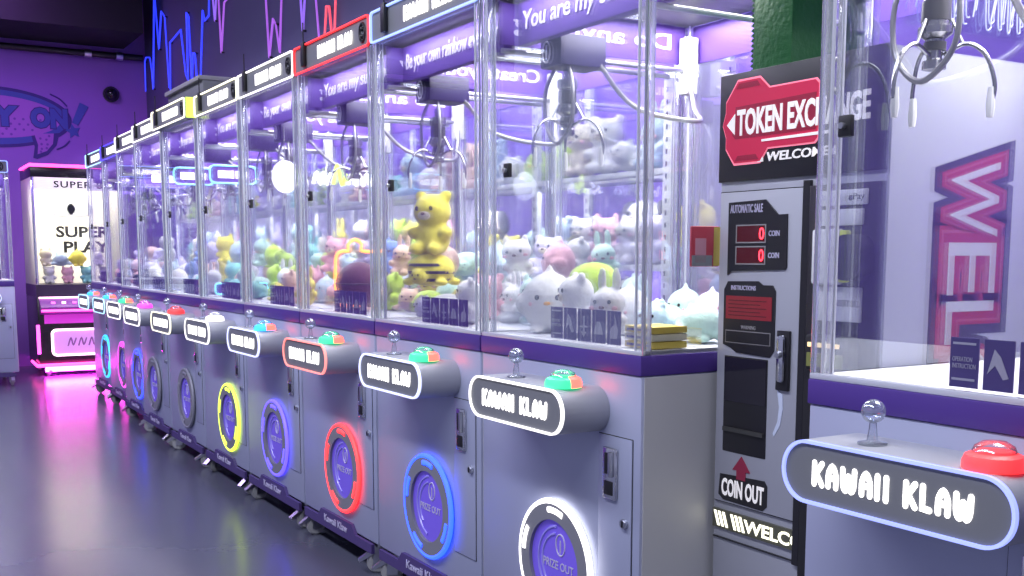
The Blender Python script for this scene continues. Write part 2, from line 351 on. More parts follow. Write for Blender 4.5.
def claw_machine(key, label, x, y=0., W=.80, rotz=0., ring=None, border='white', header='white', cons=.026, btn='green', ringx=.06, slogan='You are my sunshine',
                 sideslogan='Do anything', claw=(-.22, .2), claw_len=0., spread=1., tall=0., hout=0., lean=0., lights=True, group='claw machines in the long row', es=2.2, names=None):
    t = thing('claw_machine', label, 'claw machine', (x, y, 0), rotz, group)
    w = W/2-.006
    # base
    box('cabinet', M_CAB, t, -w, w, 0, D, .125, .925, .006)
    for s in (-1, 1): box('side_panel', M_SIDE, t, s*w-(.003 if s < 0 else -.0005), s*w+(.003 if s > 0 else -.0005), .008, D-.005, .13, .922)
    box('belt', M_BELT, t, -w-.002, w+.002, -.004, D+.004, .925, .975, .003)
    box('play_floor', M_TRAY, t, -w+.01, w-.01, .015, D-.015, .975, .985)
    kp = finish('kick_plate', b_prism(NB(), [(-w+.03, .085), (w-.03, .085), (w-.03, .122), (.2, .122), (.165, .158), (-.165, .158), (-.2, .122), (-w+.03, .122)], -.014, -.0005), M_KICK, t, 0)
    text('lettering', 'Kawaii Klaw', M_LAV, kp, (0, -.015, .128), .25, .030, FRONT, .0015, .02)
    for cx_ in (-w+.06, w-.06):
        for cy_ in (.035, D-.08): caster(t, cx_, cy_, random.uniform(-.5, .5))
    # console
    zc, hw, hh = .825, .24, .0585
    st = rrect(cons-hw, cons+hw, zc-hh, zc+hh, hh-.001, 10)
    co = finish('console', b_prism(NB(), st, -.138, -.0005), M_CONS, t)
    inn = rrect(cons-hw+.006, cons+hw-.006, zc-hh+.006, zc+hh-.006, hh-.007, 10)
    finish('sign_face', b_prism(NB(), inn, -.142, -.1385), M_SIGN, co)
    out = rrect(cons-hw, cons+hw, zc-hh, zc+hh, hh-.001, 10)
    finish('led_border', b_ring(NB(), out, inn, -.147, -.1385), led('border_'+border, COLS[border], 1.4), co)
    klaw_lettering('lettering', M_LETTER, co, cons, -.143, zc, .34, .046)
    # joystick and button standing on the console
    jx, jy, jz = cons-.088, -.08, zc+hh
    j = finish('joystick', b_lathe(NB(), [(.026, 0), (.026, .004), (.010, .008), (.007, .03), (.006, .045)], (jx, jy, jz), 16), M_CLEAR, t)
    finish('ball_top', b_sph(NB(), (jx, jy, jz+.060), .0215), M_CRYST, j)
    bx = cons+.16
    bt = finish('push_button', b_lathe(NB(), [(.048, 0), (.048, .012), (.044, .022), (.03, .029), (.0, .031)], (bx, jy-.01, jz), 28), led('btn_'+btn, COLS[btn], 1.2), t)
    if btn in ('green', 'cyan'):
        bm = NB(); pr_ = [(.049, .002), (.049, .012), (.045, .0228), (.031, .030)]; V = [[bm.verts.new((bx+r_*math.cos(-.15+q*.16), jy-.01+r_*math.sin(-.15+q*.16), jz+z_)) for q in range(11)] for r_, z_ in pr_]
        for A, B in zip(V, V[1:]):
            for q in range(10): bm.faces.new((A[q], A[q+1], B[q+1], B[q]))
        finish('red_segment', bm, led('btn_seg', (1., .06, .04), 5.), bt)
    finish('button_dome', b_lathe(NB(), [(.034, .0285), (.030, .037), (.018, .044), (.0, .046)], (bx, jy-.01, jz), 24), M_CLEAR, bt)
    # prize port
    rz = .37
    rg = finish('prize_ring', b_ring(NB(), circ(ringx, rz, .170), circ(ringx, rz, .122), -.018, -.0005), M_RING, t)
    if ring:
        bm = NB(); b_tube(bm, [(ringx+.173*math.cos(a*PI/32), -.012, rz+.173*math.sin(a*PI/32)) for a in range(64)], .0085, 8, closed=True)
        es = {'blue': 4., 'deep': 4., 'red': 3.2, 'purple': 2.8}.get(ring, 2.2); finish('led_ring', bm, led('ring_'+ring, COLS[ring], es), rg)
    else:
        bm = NB(); b_tube(bm, [(ringx+.173*math.cos(a*PI/32), -.012, rz+.173*math.sin(a*PI/32)) for a in range(64)], .0085, 8, closed=True)
        finish('led_ring', bm, mat('led_off', (.30, .30, .36), .4), rg)
    for a0 in (1.25, 2.6, 4.0, 5.6):
        arc = [(ringx+.150*math.cos(a0+i*.06), rz+.150*math.sin(a0+i*.06)) for i in range(9)]
        bm = NB(); b_tube(bm, [(a, -.019, b) for a, b in arc], .0085, 8)
        for v in bm.verts: v.co.y = -.019+(v.co.y+.019)*.4
        finish('light_dash', bm, led('ring_'+ring, COLS[ring], es) if ring else MATS['led_off'], rg)
    fl = finish('prize_flap', b_prism(NB(), circ(ringx, rz, .1215), -.008, -.0006), M_FLAP, t)
    for rr, a0, a1 in ((.105, 1.7, 4.4), (.085, 1.8, 3.9)):
        bm = NB(); b_tube(bm, [(ringx+.02+rr*math.cos(a0+(a1-a0)*i/20), -.008, rz+rr*math.sin(a0+(a1-a0)*i/20)) for i in range(21)], .004, 6)  # lighter arcs put the disc's curved highlights into shape and colour
        finish('highlight_arc', bm, M_FLAPT, fl)
    text('lettering', 'PRIZE OUT', M_LAV, fl, (ringx+.015, -.009, rz-.005), .15, .024, FRONT, .001, .01)
    bm = NB(); b_tube(bm, [(ringx+.025+.022*math.cos(a*PI/12), -.008, rz+.055+.03*math.sin(a*PI/12)) for a in range(24)], .0025, 6, closed=True)
    b_tube(bm, [(ringx+.025, -.008, rz+.033), (ringx+.025, -.008, rz+.068)], .0025, 6); finish('emblem', bm, M_LAV, fl)
    # coin door
    dx0, dx1 = w-.172, w-.028
    box('door_seam', M_DARK, t, dx0, dx1, -.0012, .001, .255, .765)
    cd = box('coin_door', M_CAB, t, dx0+.0022, dx1-.0022, -.004, .001, .2572, .7628, .001)
    cs = box('coin_slot', M_CHROME, cd, dx0+.032, dx0+.088, -.014, -.004, .60, .735, .005)
    box('slot_mouth', M_BLACK, cs, dx0+.042, dx0+.058, -.0155, -.013, .665, .72, .001)
    box('reject_button', M_STEEL, cs, dx0+.064, dx0+.080, -.022, -.0135, .66, .725, .003)
    box('coin_return', M_BLACK, cs, dx0+.042, dx0+.078, -.0155, -.013, .612, .648, .002)
    lk = finish('door_lock', b_cyl(NB(), (dx1-.024, -.009, .548), .0125, .012, 'Y', 16, bev=.002), M_STEEL, cd)
    box('keyhole', M_BLACK, lk, dx1-.0265, dx1-.0215, -.0165, -.0145, .540, .556)
    # glass case
    zg0, zg1 = .977, 1.965
    box('front_glass', M_GLASS, t, -w+.032, w-.032, .004, .010, zg0, zg1)
    box('rear_glass', M_GLASS, t, -w+.032, w-.032, D-.010, D-.004, zg0, zg1)
    for s in (-1, 1): box('side_glass', M_GLASS, t, min(s*(w-.004), s*(w-.010)), max(s*(w-.004), s*(w-.010)), .032, D-.032, zg0, zg1)
    for sx in (-1, 1):
        for sy in (0, 1):
            cx_, cy_ = sx*(w-.016), (.016 if sy == 0 else D-.016)
            po = finish('corner_post', b_box(NB(), cx_-.015, cx_+.015, cy_-.015, cy_+.015, zg0, zg1, .004), M_ACRY, t)
            for ex, ey in ((-1, -1), (1, -1), (-1 if sx > 0 else 1, 1)):
                finish('edge_rod', b_cyl(NB(), (cx_+ex*.0135, cy_+ey*.0135, (zg0+zg1)/2), .0035, zg1-zg0, 'Z', 8), M_CHROME if ex == sx and ey < 0 else M_EDGE, po)
    box('glass_sill', M_EDGE, t, -w, w, -.002, .012, .975, .987, .002)
    lx = -w+.155 if W > .7 else -.24
    gl = box('glass_latch', M_BLACK, t, lx-.015, lx+.015, -.008, .004, 1.44, 1.48, .002)
    finish('latch_key', b_cyl(NB(), (lx, -.012, 1.46), .006, .012, 'Y', 10), M_STEEL, gl)
    # header
    z0, z1 = 1.965, 2.075
    h0 = -hout
    box('roof', M_SIGN, t, -w, w, .012, D-.002, z0+.003, z0+.02)
    for s in (-1, 1): box('roof_side', M_SIGN, t, min(s*w, s*(w-.012)), max(s*w, s*(w-.012)), .012, D-.002, z0+.02, z1-.01)
    hd = finish('header', b_prism(NB(), rrect(-w, w, z0, z1+.0, .018, 5), h0, .012), M_SIGN, t)
    ol = led('hdr_'+header, COLS[header], 1.6)
    ir = rrect(-w+.007, w-.007, z0+.006, z1-.006, .013, 5)
    finish('led_outline', b_ring(NB(), rrect(-w, w, z0, z1, .018, 5), ir, h0-.008, h0), ol, hd)
    if hout: box('led_side', led('side_lime', (.62, .85, .08), 1.3), hd, w-.001, w+.005, h0+.004, .008, z0, z1)
    klaw_lettering('lettering', M_LETTER, hd, .06, h0-.004, (z0+z1)/2, .36, .048)
    bm = NB(); b_tube(bm, [(w-.065+.024*math.cos(a*PI/8), h0-.002, (z0+z1)/2+.033*math.sin(a*PI/8)) for a in range(16)], .005, 6, closed=True)
    b_sph(bm, (w-.065, h0-.002, (z0+z1)/2+.012), .009, u=8, v=6); b_sph(bm, (w-.065, h0-.002, (z0+z1)/2-.014), .009, u=8, v=6)
    finish('emblem', bm, M_BLACK, hd)
    bk = box('header_bracket', M_BLACK, hd, -w+.11, -w+.145, h0-.016, h0-.001, z0+.02, z1+.008, .004)
    finish('antenna', b_cyl(NB(), (-w+.128, h0-.008, z1+.045), .003, .08, 'Z', 8), M_BLACK, bk)
    if tall:
        box('upper_box', M_SIGN, t, -w, w, .05, D-.02, z1-.012, z1+tall, .006)
        box('upper_slab', mat('slab_grey', (.32, .31, .33), .6), t, -w, w, .03, D, z1+tall, z1+tall+.025, .004)
    # gantry: printed beam, rails, carriage, claw
    be = box('slogan_beam', M_BOARD, t, -w+.035, w-.035, .105, .135, 1.835, 1.958, .003)
    text('lettering', slogan, M_BTXT, be, (.0, .1035, 1.895), W*.82, .07, FRONT, .002, .012, shear=.12)
    sb = box('side_board', M_BOARD, t, -w+.012, -w+.018, .05, D-.04, 1.84, 1.96, .001)
    text('lettering', sideslogan, M_BTXT, sb, (-w+.015, D/2, 1.90), .60, .065, LEFT, .010, .012)
    bb = box('rear_board', M_BOARD, t, -w+.035, w-.035, D-.022, D-.016, 1.84, 1.96, .001)
    for s in (-1, 1):
        finish('gantry_rail', b_tube(NB(), [(s*(w-.05), .04, 1.815), (s*(w-.05), D-.04, 1.815)], .008, 10), M_STEEL, t)
    cx_, cy_ = claw
    zt = 1.76-claw_len
    ca = box('claw_carriage', M_CARR, t, cx_-.055, cx_+.055, .14, .30, 1.762, 1.85, .004)
    bm = NB(); b_tube(bm, [(cx_-.02+.02*math.cos(a*PI/10), .139, 1.805+.030*math.sin(a*PI/10)) for a in range(20)], .003, 6, closed=True)
    b_tube(bm, [(cx_-.02, .139, 1.785), (cx_-.02, .139, 1.825)], .003, 6); finish('emblem', bm, M_BTXT, ca)
    cl = finish('claw', b_lathe(NB(), [(.012, -.0), (.012, -.03), (.030, -.032), (.030, -.055), (.024, -.06), (.026, -.11), (.032, -.112), (.032, -.125), (.018, -.135), (.014, -.17), (.022, -.175), (.022, -.19), (.0, -.195)], (cx_, cy_, zt), 20), M_CLAW, t)
    finish('claw_motor', b_cyl(NB(), (cx_, cy_, zt-.083), .027, .045, 'Z', 18, bev=.004), M_MOTOR, cl)
    finish('claw_collar', b_cyl(NB(), (cx_, cy_, zt-.148), .021, .016, 'Z', 18), M_MOTOR, cl)
    b0 = Vector((cx_, cy_, zt-.165))
    for i in range(3):
        a = 2*PI*i/3+.5
        d = Vector((math.cos(a), math.sin(a), 0))
        R = spread
        pts = smooth_path([b0+d*.016, b0+d*.06*R+Vector((0, 0, .018)), b0+d*.098*R+Vector((0, 0, -.005)), b0+d*.118*R+Vector((0, 0, -.06)), b0+d*.112*R+Vector((0, 0, -.10))], 5)
        pr = finish('claw_prong', b_tube(NB(), pts, .0042, 8), M_CLAW, cl)
        finish('prong_tip', b_tube(NB(), [pts[-1]+Vector((0, 0, .035)), pts[-1], pts[-1]+Vector((0, 0, -.02))], [.006, .0085, .006], 8), M_WPLAST, pr)
        finish('prong_link', b_tube(NB(), [Vector((cx_, cy_, zt-.10))+d*.028, b0+d*.055*R+Vector((0, 0, .018))], .0032, 6), M_STEEL, cl)
    # looped service cable beside the claw and slack cable to the rear corner
    lp = [(cx_-.035, cy_-.02, 1.765), (cx_-.072, cy_-.03, 1.70), (cx_-.065, cy_-.03, 1.60), (cx_, cy_-.035, 1.545-claw_len*.5), (cx_+.065, cy_-.03, 1.60), (cx_+.072, cy_-.03, 1.70), (cx_+.035, cy_-.02, 1.765)]
    finish('cable_loop', b_tube(NB(), smooth_path(lp), .0058, 8), M_CABLE, t)
    sl = [(cx_+.05, .28, 1.77), (cx_+.04, .42, 1.66), (-.10, .58, 1.62), (-.24, .69, 1.68), (-w+.05, D-.05, 1.80)]
    finish('slack_cable', b_tube(NB(), smooth_path(sl), .0075, 8), M_CABLE, t)
    box('cable_bracket', M_WPLAST, t, -w+.03, -w+.075, D-.075, D-.03, 1.74, 1.92, .004)
    # instruction cards inside the front glass, prize chute corner
    for i in range(5):
        x0 = .0+i*.066-(.03 if W > .7 else -.0)
        if x0+.055 > w-.02: break
        cdd = box('instruction_card', M_CARD, t, x0, x0+.056, .012, .0145, .992, 1.078)
        if i == 0:
            text('card_print', 'OPERATION\nINSTRUCTION', M_CARD2, cdd, (x0+.028, .0116, 1.035), .046, .02, FRONT, .0008, 0)
            for zz in (1.004, 1.066): box('card_rule', M_CARD2, cdd, x0+.005, x0+.05, .0112, .0119, zz, zz+.004)
        else:
            bm = NB(); xm = x0+.028
            if i == 1: b_prism(bm, [(xm-.02, 1.02), (xm-.008, 1.062), (xm+.004, 1.05), (xm+.02, 1.015), (xm+.01, 1.012), (xm-.006, 1.035)], .0110, .0119)
            elif i == 2: b_prism(bm, [(xm-.004, 1.06), (xm+.004, 1.06), (xm+.004, 1.035), (xm+.02, 1.032), (xm+.004, 1.028), (xm+.004, 1.018), (xm+.012, 1.018), (xm, 1.004), (xm-.012, 1.018), (xm-.004, 1.018), (xm-.004, 1.028), (xm-.02, 1.032), (xm-.004, 1.035)], .0110, .0119)
            elif i == 3: b_prism(bm, [(xm-.02, 1.015), (xm+.02, 1.015), (xm+.014, 1.035), (xm+.006, 1.048), (xm-.006, 1.048), (xm-.014, 1.035)], .0110, .0119)
            else: b_prism(bm, [(xm-.014, 1.008), (xm+.014, 1.008), (xm+.018, 1.03), (xm+.004, 1.068), (xm+.004, 1.045), (xm-.012, 1.035)], .0110, .0119)
            finish('card_print', bm, M_CARD2, cdd, 0)
    if W > .7:
        cw = finish('prize_chute', b_box(NB(), .17, .175, .02, .20, .985, 1.035), M_GLASS, t)
        box('chute_wall', M_GLASS, cw, .17, w-.02, .20, .205, .985, 1.035)
    if lights:
        ld = bpy.data.lights.new('case_lamp', 'AREA'); ld.shape = 'RECTANGLE'; ld.size = W*.85; ld.size_y = .6; ld.energy = LIGHT_E*(1.15 if W < .7 else 1.); ld.color = (1., .985, .95)
        lo = bpy.data.objects.new('case_lamp', ld); C.objects.link(lo); lo.parent = t; lo.location = (0, .45, 1.955)
        l2 = bpy.data.lights.new('front_lamp', 'AREA'); l2.shape = 'RECTANGLE'; l2.size = W*.85; l2.size_y = .03; l2.energy = LIGHT_F; l2.color = (.95, .95, 1.)
        lo = bpy.data.objects.new('front_lamp', l2); C.objects.link(lo); lo.parent = t; lo.location = (0, .045, 1.955); lo.rotation_euler = (math.radians(30), 0, 0)
    return t

M_CRYST = glass_mat('crystal', (.8, .84, .95), 1., .25, .06, haze=.15)
M_CARR = mat('carriage', (.025, .018, .08), .4, 0.)
M_CLAW = mat('claw_steel', (.42, .42, .45), .25, 1.); M_MOTOR = mat('motor_dark', (.07, .07, .085), .35, .3)
LIGHT_E = 23.; LIGHT_F = 2.2

# the row.  phrases are reused in the labels of the toys inside
ROW = [
    dict(key='M0', x=-1.20, W=.634, border='lavblue', header='white', ring='white', btn='red', cons=.005, ringx=.02, claw=(-.185, .17), spread=.92,
         label='nearest claw machine at the right frame edge, blue-outlined console with red button, no toys'),
    dict(key='M1', x=-2.447, border='white', header='lav', ring='white', ringx=.03, claw=(-.235, .2), spread=1.0, label='claw machine beside the token machine, with white-lit prize ring and white console outline'),
    dict(key='M2', x=-3.247, border='lav', header='icyblue', ring='blue', ringx=.045, claw=(-.27, .2), claw_len=.02, slogan='Be your own rainbow everyday', sideslogan='Create your day', label='claw machine with blue-lit prize ring and blue-white header, second in the row with toys'),
    dict(key='M3', x=-4.047, border='redsoft', header='red', ring='red', ringx=.08, claw=(-.235, .2), claw_len=.03, label='claw machine outlined in red light, with red header and red prize ring'),
    dict(key='M4', x=-4.847, border='lav', header='white', ring='purple', ringx=.05, claw=(-.25, .2), slogan='Be your own sunshine', btn='cyan', sideslogan='Create your day', label='claw machine with violet-lit prize ring and white header outline'),
    dict(key='M5', x=-5.647, border='white', header='warm', ring='yellow', ringx=.11, claw=(.05, .25), btn='white', label='claw machine with yellow-lit prize ring and warm white header outline'),
    dict(key='M6', x=-6.447, border='warm', header='warm', ring=None, ringx=.03, claw=(.0, .3), tall=.10, hout=.05, btn='red', slogan='Be your own rainbow everyday', label='claw machine with unlit prize ring and grey box on its roof, beside the yellow-ringed one'),
    dict(key='M7', x=-7.247, border='white', header='white', ring=None, ringx=.0, claw=(.0, .3), btn='magenta', label='claw machine with unlit prize ring and plain roof, beside the royal-blue-ringed one'),
    dict(key='M8', x=-8.047, y=.04, border='white', header='white', ring='deep', ringx=.13, claw=(.0, .3), btn='green', slogan='Be your own sunshine', label='small far claw machine with royal-blue-lit prize ring, third from the far end of the row'),
    dict(key='M9', x=-8.847, y=.08, border='icy', header='purple', ring='magenta', ringx=.2, claw=(.0, .3), btn='cyan', label='far claw machine with pink-violet prize ring, second from the far end of the row'),
    dict(key='M10', x=-9.647, y=.10, border='icy', header='icy', ring='cyan', ringx=.2, claw=(.0, .3), btn='cyan', slogan='Be your own rainbow everyday', label='last claw machine at the far end of the row, with cyan-lit prize ring'),
]
COLS['lavblue'] = (.28, .34, 1.); COLS['redsoft'] = (1., .25, .22); COLS['icyblue'] = (.30, .42, 1.)
for r in ROW: claw_machine(**r)
claw_machine('E', 'claw machine standing alone against the end wall at the left frame edge, blue header outline', -10.95, -.82, rotz=PI/2, ring='icyblue', border='lav', header='icyblue', ringx=-.12, claw=(0, .3))

# ------------------------------------------------------------------ SUPER machine on the end wall
M_SBLK = mat('black_gloss', (.012, .010, .014), .25)
M_PINK = led('pinkline', (1., .05, .40), 5.)
s = thing('prize_machine', 'black prize machine with pink neon trim and white lit SUPER front, on the end wall', 'arcade machine', (-11.60, .28, 0), PI/2)
sw = .44
box('cabinet', M_SBLK, s, -sw, sw, 0, .8, .10, .80, .008)
box('crown', M_SBLK, s, -sw, sw, .0, .8, 1.98, 2.09, .008)
bm = NB(); b_tube(bm, [(-sw-.006, .7, 2.095), (-sw-.006, -.012, 2.095), (sw+.006, -.012, 2.095), (sw+.006, .7, 2.095)], .012, 8); finish('neon_crown', bm, M_PINK, s)
box('rear_panel', mat('backlit_panel', (.85, .83, .75), .5, emit=(1., .95, .78), es=.5), s, -sw+.03, sw-.03, .70, .78, .92, 1.98)
for sx in (-1, 1):
    box('side_frame', mat('cream_frame', (.75, .72, .60), .5), s, sx*sw-.03 if sx > 0 else -sw, sw if sx > 0 else -sw+.03, 0.002, .78, .92, 1.98, .004)
    for yy in (.03, .77): finish('chrome_post', b_cyl(NB(), (sx*(sw-.012), yy if yy > .5 else -.01, 1.45), .014, 1.06, 'Z', 10), M_CHROME, s)
box('belt', mat('dark_violet', (.03, .015, .05), .4), s, -sw, sw, -.004, .8, .80, .92)
box('front_glass', M_GLASS, s, -sw+.03, sw-.03, .004, .010, .92, 1.86)
tp = box('title_panel', mat('title_white', (.85, .84, .78), .5, emit=(1., .97, .85), es=.55), s, -sw+.03, sw-.03, .0, .02, 1.86, 1.98, .003)
text('lettering', 'SUPER BOX', M_BLACK, tp, (.10, -.001, 1.915), .66, .066, FRONT, .002, .02, sp=1.15)
rp = [o for o in s.children if o.name.startswith('rear_panel')][0]
text('lettering', 'SUPER', M_BLACK, rp, (.14, .699, 1.46), .54, .12, FRONT, .003, .03)
text('lettering', 'PLAY', M_BLACK, rp, (.17, .699, 1.30), .46, .12, FRONT, .003, .03)
for (xx, zz, rr) in ((-.06, 1.70, .13), (.12, 1.70, .13)):
    bm = NB(); b_prism(bm, circ(xx, zz, rr, 28, .085), .694, .70); finish('printed_cloud', bm, mat('print_grey', (.35, .36, .42), .5), rp)
kb = finish('control_shelf', b_prism(NB(), [(-.14, .66), (-.14, .70), (.0, .78), (.0, .62)], -sw+.02, sw-.02, 'YZ'), mat('shelf_violet', (.22, .05, .30), .35), s)
bm = NB(); b_tube(bm, [(-sw+.02, -.142, .665), (sw-.02, -.142, .665)], .011, 8); finish('neon_line', bm, M_PINK, kb)
bm = NB(); b_tube(bm, [(-sw+.02, -.008, .79), (sw-.02, -.008, .79)], .009, 8); finish('neon_line', bm, led('pinkwhite', (1., .55, .8), 3.), kb)
for i in range(7): finish('light_button', b_cyl(NB(), (-.30+i*.1, -.075, .742), .02, .02, 'Z', 12), led('pinkwhite', (1., .55, .8), 3.) if i % 2 else led('mag_btn', (.9, .15, .8), 2.), kb)
jj = finish('joystick', b_lathe(NB(), [(.03, 0), (.03, .006), (.008, .012), (.008, .07)], (.10, -.08, .735), 12), M_STEEL, s)
finish('ball_top', b_sph(NB(), (.10, -.08, .835), .032), M_WPLAST, jj)
box('speaker_strip', mat('mag_strip', (.45, .04, .5), .4, emit=(.8, .05, .7), es=.5), s, -sw+.06, sw-.06, -.006, 0, .53, .62)
fr = finish('prize_window', b_prism(NB(), rrect(-.31, .31, .215, .46, .04), -.01, -.0005), mat('window_lilac', (.50, .30, .60), .4, emit=(.9, .35, .9), es=.45), s)
finish('neon_frame', b_ring(NB(), rrect(-.325, .325, .20, .475, .05), rrect(-.305, .305, .22, .455, .035), -.02, -.0005), led('pinkwhite2', (1., .62, .85), 4.), fr)
bm = NB()
for k in range(4): b_tube(bm, smooth_path([(-.17+k*.1, -.012, .30), (-.14+k*.1, -.012, .38), (-.12+k*.1, -.012, .31), (-.09+k*.1, -.012, .38)]), .007, 6)
finish('window_emblem', bm, mat('emblem_plum', (.28, .12, .36), .5), fr)
for sx in (-1, 1):
    bm = NB(); b_tube(bm, [(sx*(sw+.004), -.02, .23), (sx*(sw+.004), -.02, .52)], .016, 8); finish('neon_upright', bm, led('mag_up', COLS['magenta'], 5.), s)
bm = NB(); b_tube(bm, [(-sw-.03, .35, .13), (-sw-.03, -.05, .115), (sw+.03, -.05, .115), (sw+.03, .35, .13)], .013, 8); finish('neon_skirt', bm, M_PINK, s)
box('underglow_strip', led('underglow', (1., .03, .75), 40.), s, -sw+.05, sw-.05, .0, .03, .045, .098)
for cx_ in (-.36, .36):
    for cy_ in (.07, .7): caster(s, cx_, cy_, .2)
ld = bpy.data.lights.new('case_lamp', 'AREA'); ld.shape = 'RECTANGLE'; ld.size = .7; ld.size_y = .5; ld.energy = 14; ld.color = (1., .95, .8)
lo = bpy.data.objects.new('case_lamp', ld); C.objects.link(lo); lo.parent = s; lo.location = (0, .38, 1.975)
ld = bpy.data.lights.new('underglow_lamp', 'AREA'); ld.shape = 'RECTANGLE'; ld.size = .8; ld.size_y = .06; ld.energy = 16; ld.color = (1., .03, .75)
lo = bpy.data.objects.new('underglow_lamp', ld); C.objects.link(lo); lo.parent = s; lo.location = (0, -.07, .095); lo.rotation_euler = (math.radians(-35), 0, 0)

# ------------------------------------------------------------------ token exchange machine
M_TB = mat('token_grey', (.46, .47, .54), .45, .25); M_TBL = mat('token_black', (.016, .015, .02), .35)
M_TRED = mat('token_red', (.62, .02, .08), .4, emit=(1., .02, .10), es=.09); M_TDRED = mat('token_dark_red', (.24, .01, .04), .4, emit=(1, .03, .1), es=.10)
M_TPINK = mat('token_pink_line', (.9, .25, .35), .4, emit=(1., .25, .35), es=.6); M_TW = mat('token_white', (.82, .80, .80), .45, emit=(1, .95, .95), es=.35)
TX, TY = -1.78, .22
k = thing('token_machine', 'tall grey token exchange machine with red sign, between two claw machines', 'token machine', (TX, TY, 0))
def tx(v): return v-TX
box('body', M_TB, k, tx(-2.035), tx(-1.53), 0.004, .62, .03, 1.648, .004)
for cx_ in (-.2, .2):
    for cy_ in (.06, .55): finish('foot', b_cyl(NB(), (cx_, cy_, .016), .025, .032, 'Z', 12), M_RUBBER, k)
hs = box('header_panel', M_TBL, k, tx(-2.035), tx(-1.528), -.004, .004, 1.395, 1.65, .001)
hexp = [(-2.012, 1.585), (-1.972, 1.634), (-1.898, 1.634), (-1.866, 1.606), (-1.722, 1.606), (-1.712, 1.596), (-1.712, 1.474), (-1.722, 1.464), (-1.868, 1.464), (-1.892, 1.433), (-1.980, 1.433), (-2.010, 1.472), (-2.010, 1.500), (-2.022, 1.53), (-2.012, 1.56)]
hexp = [(tx(a), b) for a, b in hexp]
cxx, czz = tx(-1.866), 1.534
finish('red_badge_edge', b_prism(NB(), hexp, -.006, -.004), M_TPINK, hs, 0)
finish('red_badge', b_prism(NB(), [(cxx+(a-cxx)*.982, czz+(b-czz)*.95) for a, b in hexp], -.0075, -.006), M_TRED, hs, 0)
finish('dark_plate', b_prism(NB(), [(tx(-1.985), 1.505), (tx(-1.975), 1.570), (tx(-1.72), 1.575), (tx(-1.72), 1.495), (tx(-1.975), 1.495)], -.0085, -.0075), M_TDRED, hs, 0)
for zz in ((1.612, 1.624), (1.443, 1.455)): finish('dark_bar', b_prism(NB(), [(tx(-1.975), zz[0]), (tx(-1.965), zz[1]), (tx(-1.905), zz[1]), (tx(-1.895), zz[0])], -.0085, -.0075), M_TDRED, hs, 0)
text('lettering', 'TOKEN EXCHANGE', M_TW, hs, (tx(-1.768), -.0095, 1.532), .40, .062, FRONT, .002, .03)
finish('arrow', b_prism(NB(), [(tx(-2.004), 1.53), (tx(-1.976), 1.555), (tx(-1.976), 1.505)], -.0095, -.0075), M_TW, hs, 0)
finish('rule', b_prism(NB(), [(tx(-1.885), 1.482), (tx(-1.68), 1.482), (tx(-1.67), 1.489), (tx(-1.885), 1.487)], -.0095, -.0075), M_TW, hs, 0)
text('lettering', 'WELCOME', M_TW, hs, (tx(-1.775), -.0055, 1.446), .19, .021, FRONT, .002, .02, shear=.1)
for a in (-1.888, -1.668): finish('corner_flash', b_prism(NB(), [(tx(a)-.012, 1.436), (tx(a)+.006, 1.436), (tx(a)+.004, 1.456)], -.0065, -.004), M_TW, hs, 0)
# door
box('door_seam', M_DARK, k, tx(-2.028), tx(-1.752), -.0005, .006, .600, 1.372)
dr = box('front_door', M_TB, k, tx(-2.0255), tx(-1.7545), -.004, .006, .6025, 1.3695, .0015)
box('black_strip', M_TBL, k, tx(-1.752), tx(-1.733), -.006, .005, .50, 1.385)
pd = finish('display_panel', b_prism(NB(), [(tx(a), b) for a, b in ((-1.992, 1.17), (-1.992, 1.345), (-1.868, 1.348), (-1.826, 1.312), (-1.797, 1.312), (-1.795, 1.19), (-1.80, 1.185), (-1.98, 1.18))], -.008, -.004), M_TBL, dr, 0)
text('lettering', 'AUTOMATIC SALE', M_LAV, pd, (tx(-1.93), -.0085, 1.329), .11, .020, FRONT, .001, .02)
M_DIG = led('digit', (1., .02, .04), 5.); M_RGL = mat('red_glass', (.10, .006, .012), .2); M_FRM = mat('frame_grey', (.30, .29, .30), .5)
for zc in (1.269, 1.218):
    finish('readout_frame', b_ring(NB(), [(tx(-1.963), zc-.022), (tx(-1.862), zc-.022), (tx(-1.862), zc+.022), (tx(-1.963), zc+.022)], [(tx(-1.960), zc-.019), (tx(-1.865), zc-.019), (tx(-1.865), zc+.019), (tx(-1.960), zc+.019)], -.0095, -.0075), M_FRM, pd, 0)
    rd = box('readout', M_RGL, pd, tx(-1.960), tx(-1.865), -.0088, -.0078, zc-.019, zc+.019)
    text('digit', '0', M_DIG, rd, (tx(-1.876), -.0092, zc), .016, .028, FRONT, .001, 0)
    text('lettering', 'COIN', M_LAV, pd, (tx(-1.836), -.0085, zc), .035, .013, FRONT, .001, .02)
ip = finish('instruction_panel', b_prism(NB(), [(tx(a), b) for a, b in ((-2.003, 1.0), (-2.003, 1.135), (-1.99, 1.155), (-1.885, 1.157), (-1.870, 1.148), (-1.838, 1.148), (-1.828, 1.135), (-1.828, .995), (-1.842, .978), (-1.955, .982), (-1.975, .992))], -.0065, -.004), M_TBL, dr, 0)
text('lettering', 'INSTRUCTIONS', M_LAV, ip, (tx(-1.935), -.007, 1.140), .085, .011, FRONT, .001, .02)
rdp = box('red_plate', mat('plate_red', (.32, .02, .035), .4), ip, tx(-1.994), tx(-1.838), -.0075, -.0065, 1.064, 1.120)
for i in range(5): box('print_line', mat('print_red', (.10, .01, .015), .5), rdp, tx(-1.985), tx(-1.855)-.02*(i % 2), -.0079, -.0075, 1.072+i*.009, 1.0745+i*.009)
box('outlined_box', M_FRM, ip, tx(-1.994), tx(-1.840), -.0072, -.0065, 1.005, 1.036); box('box_fill', M_TBL, ip, tx(-1.992), tx(-1.842), -.0078, -.0072, 1.007, 1.034)
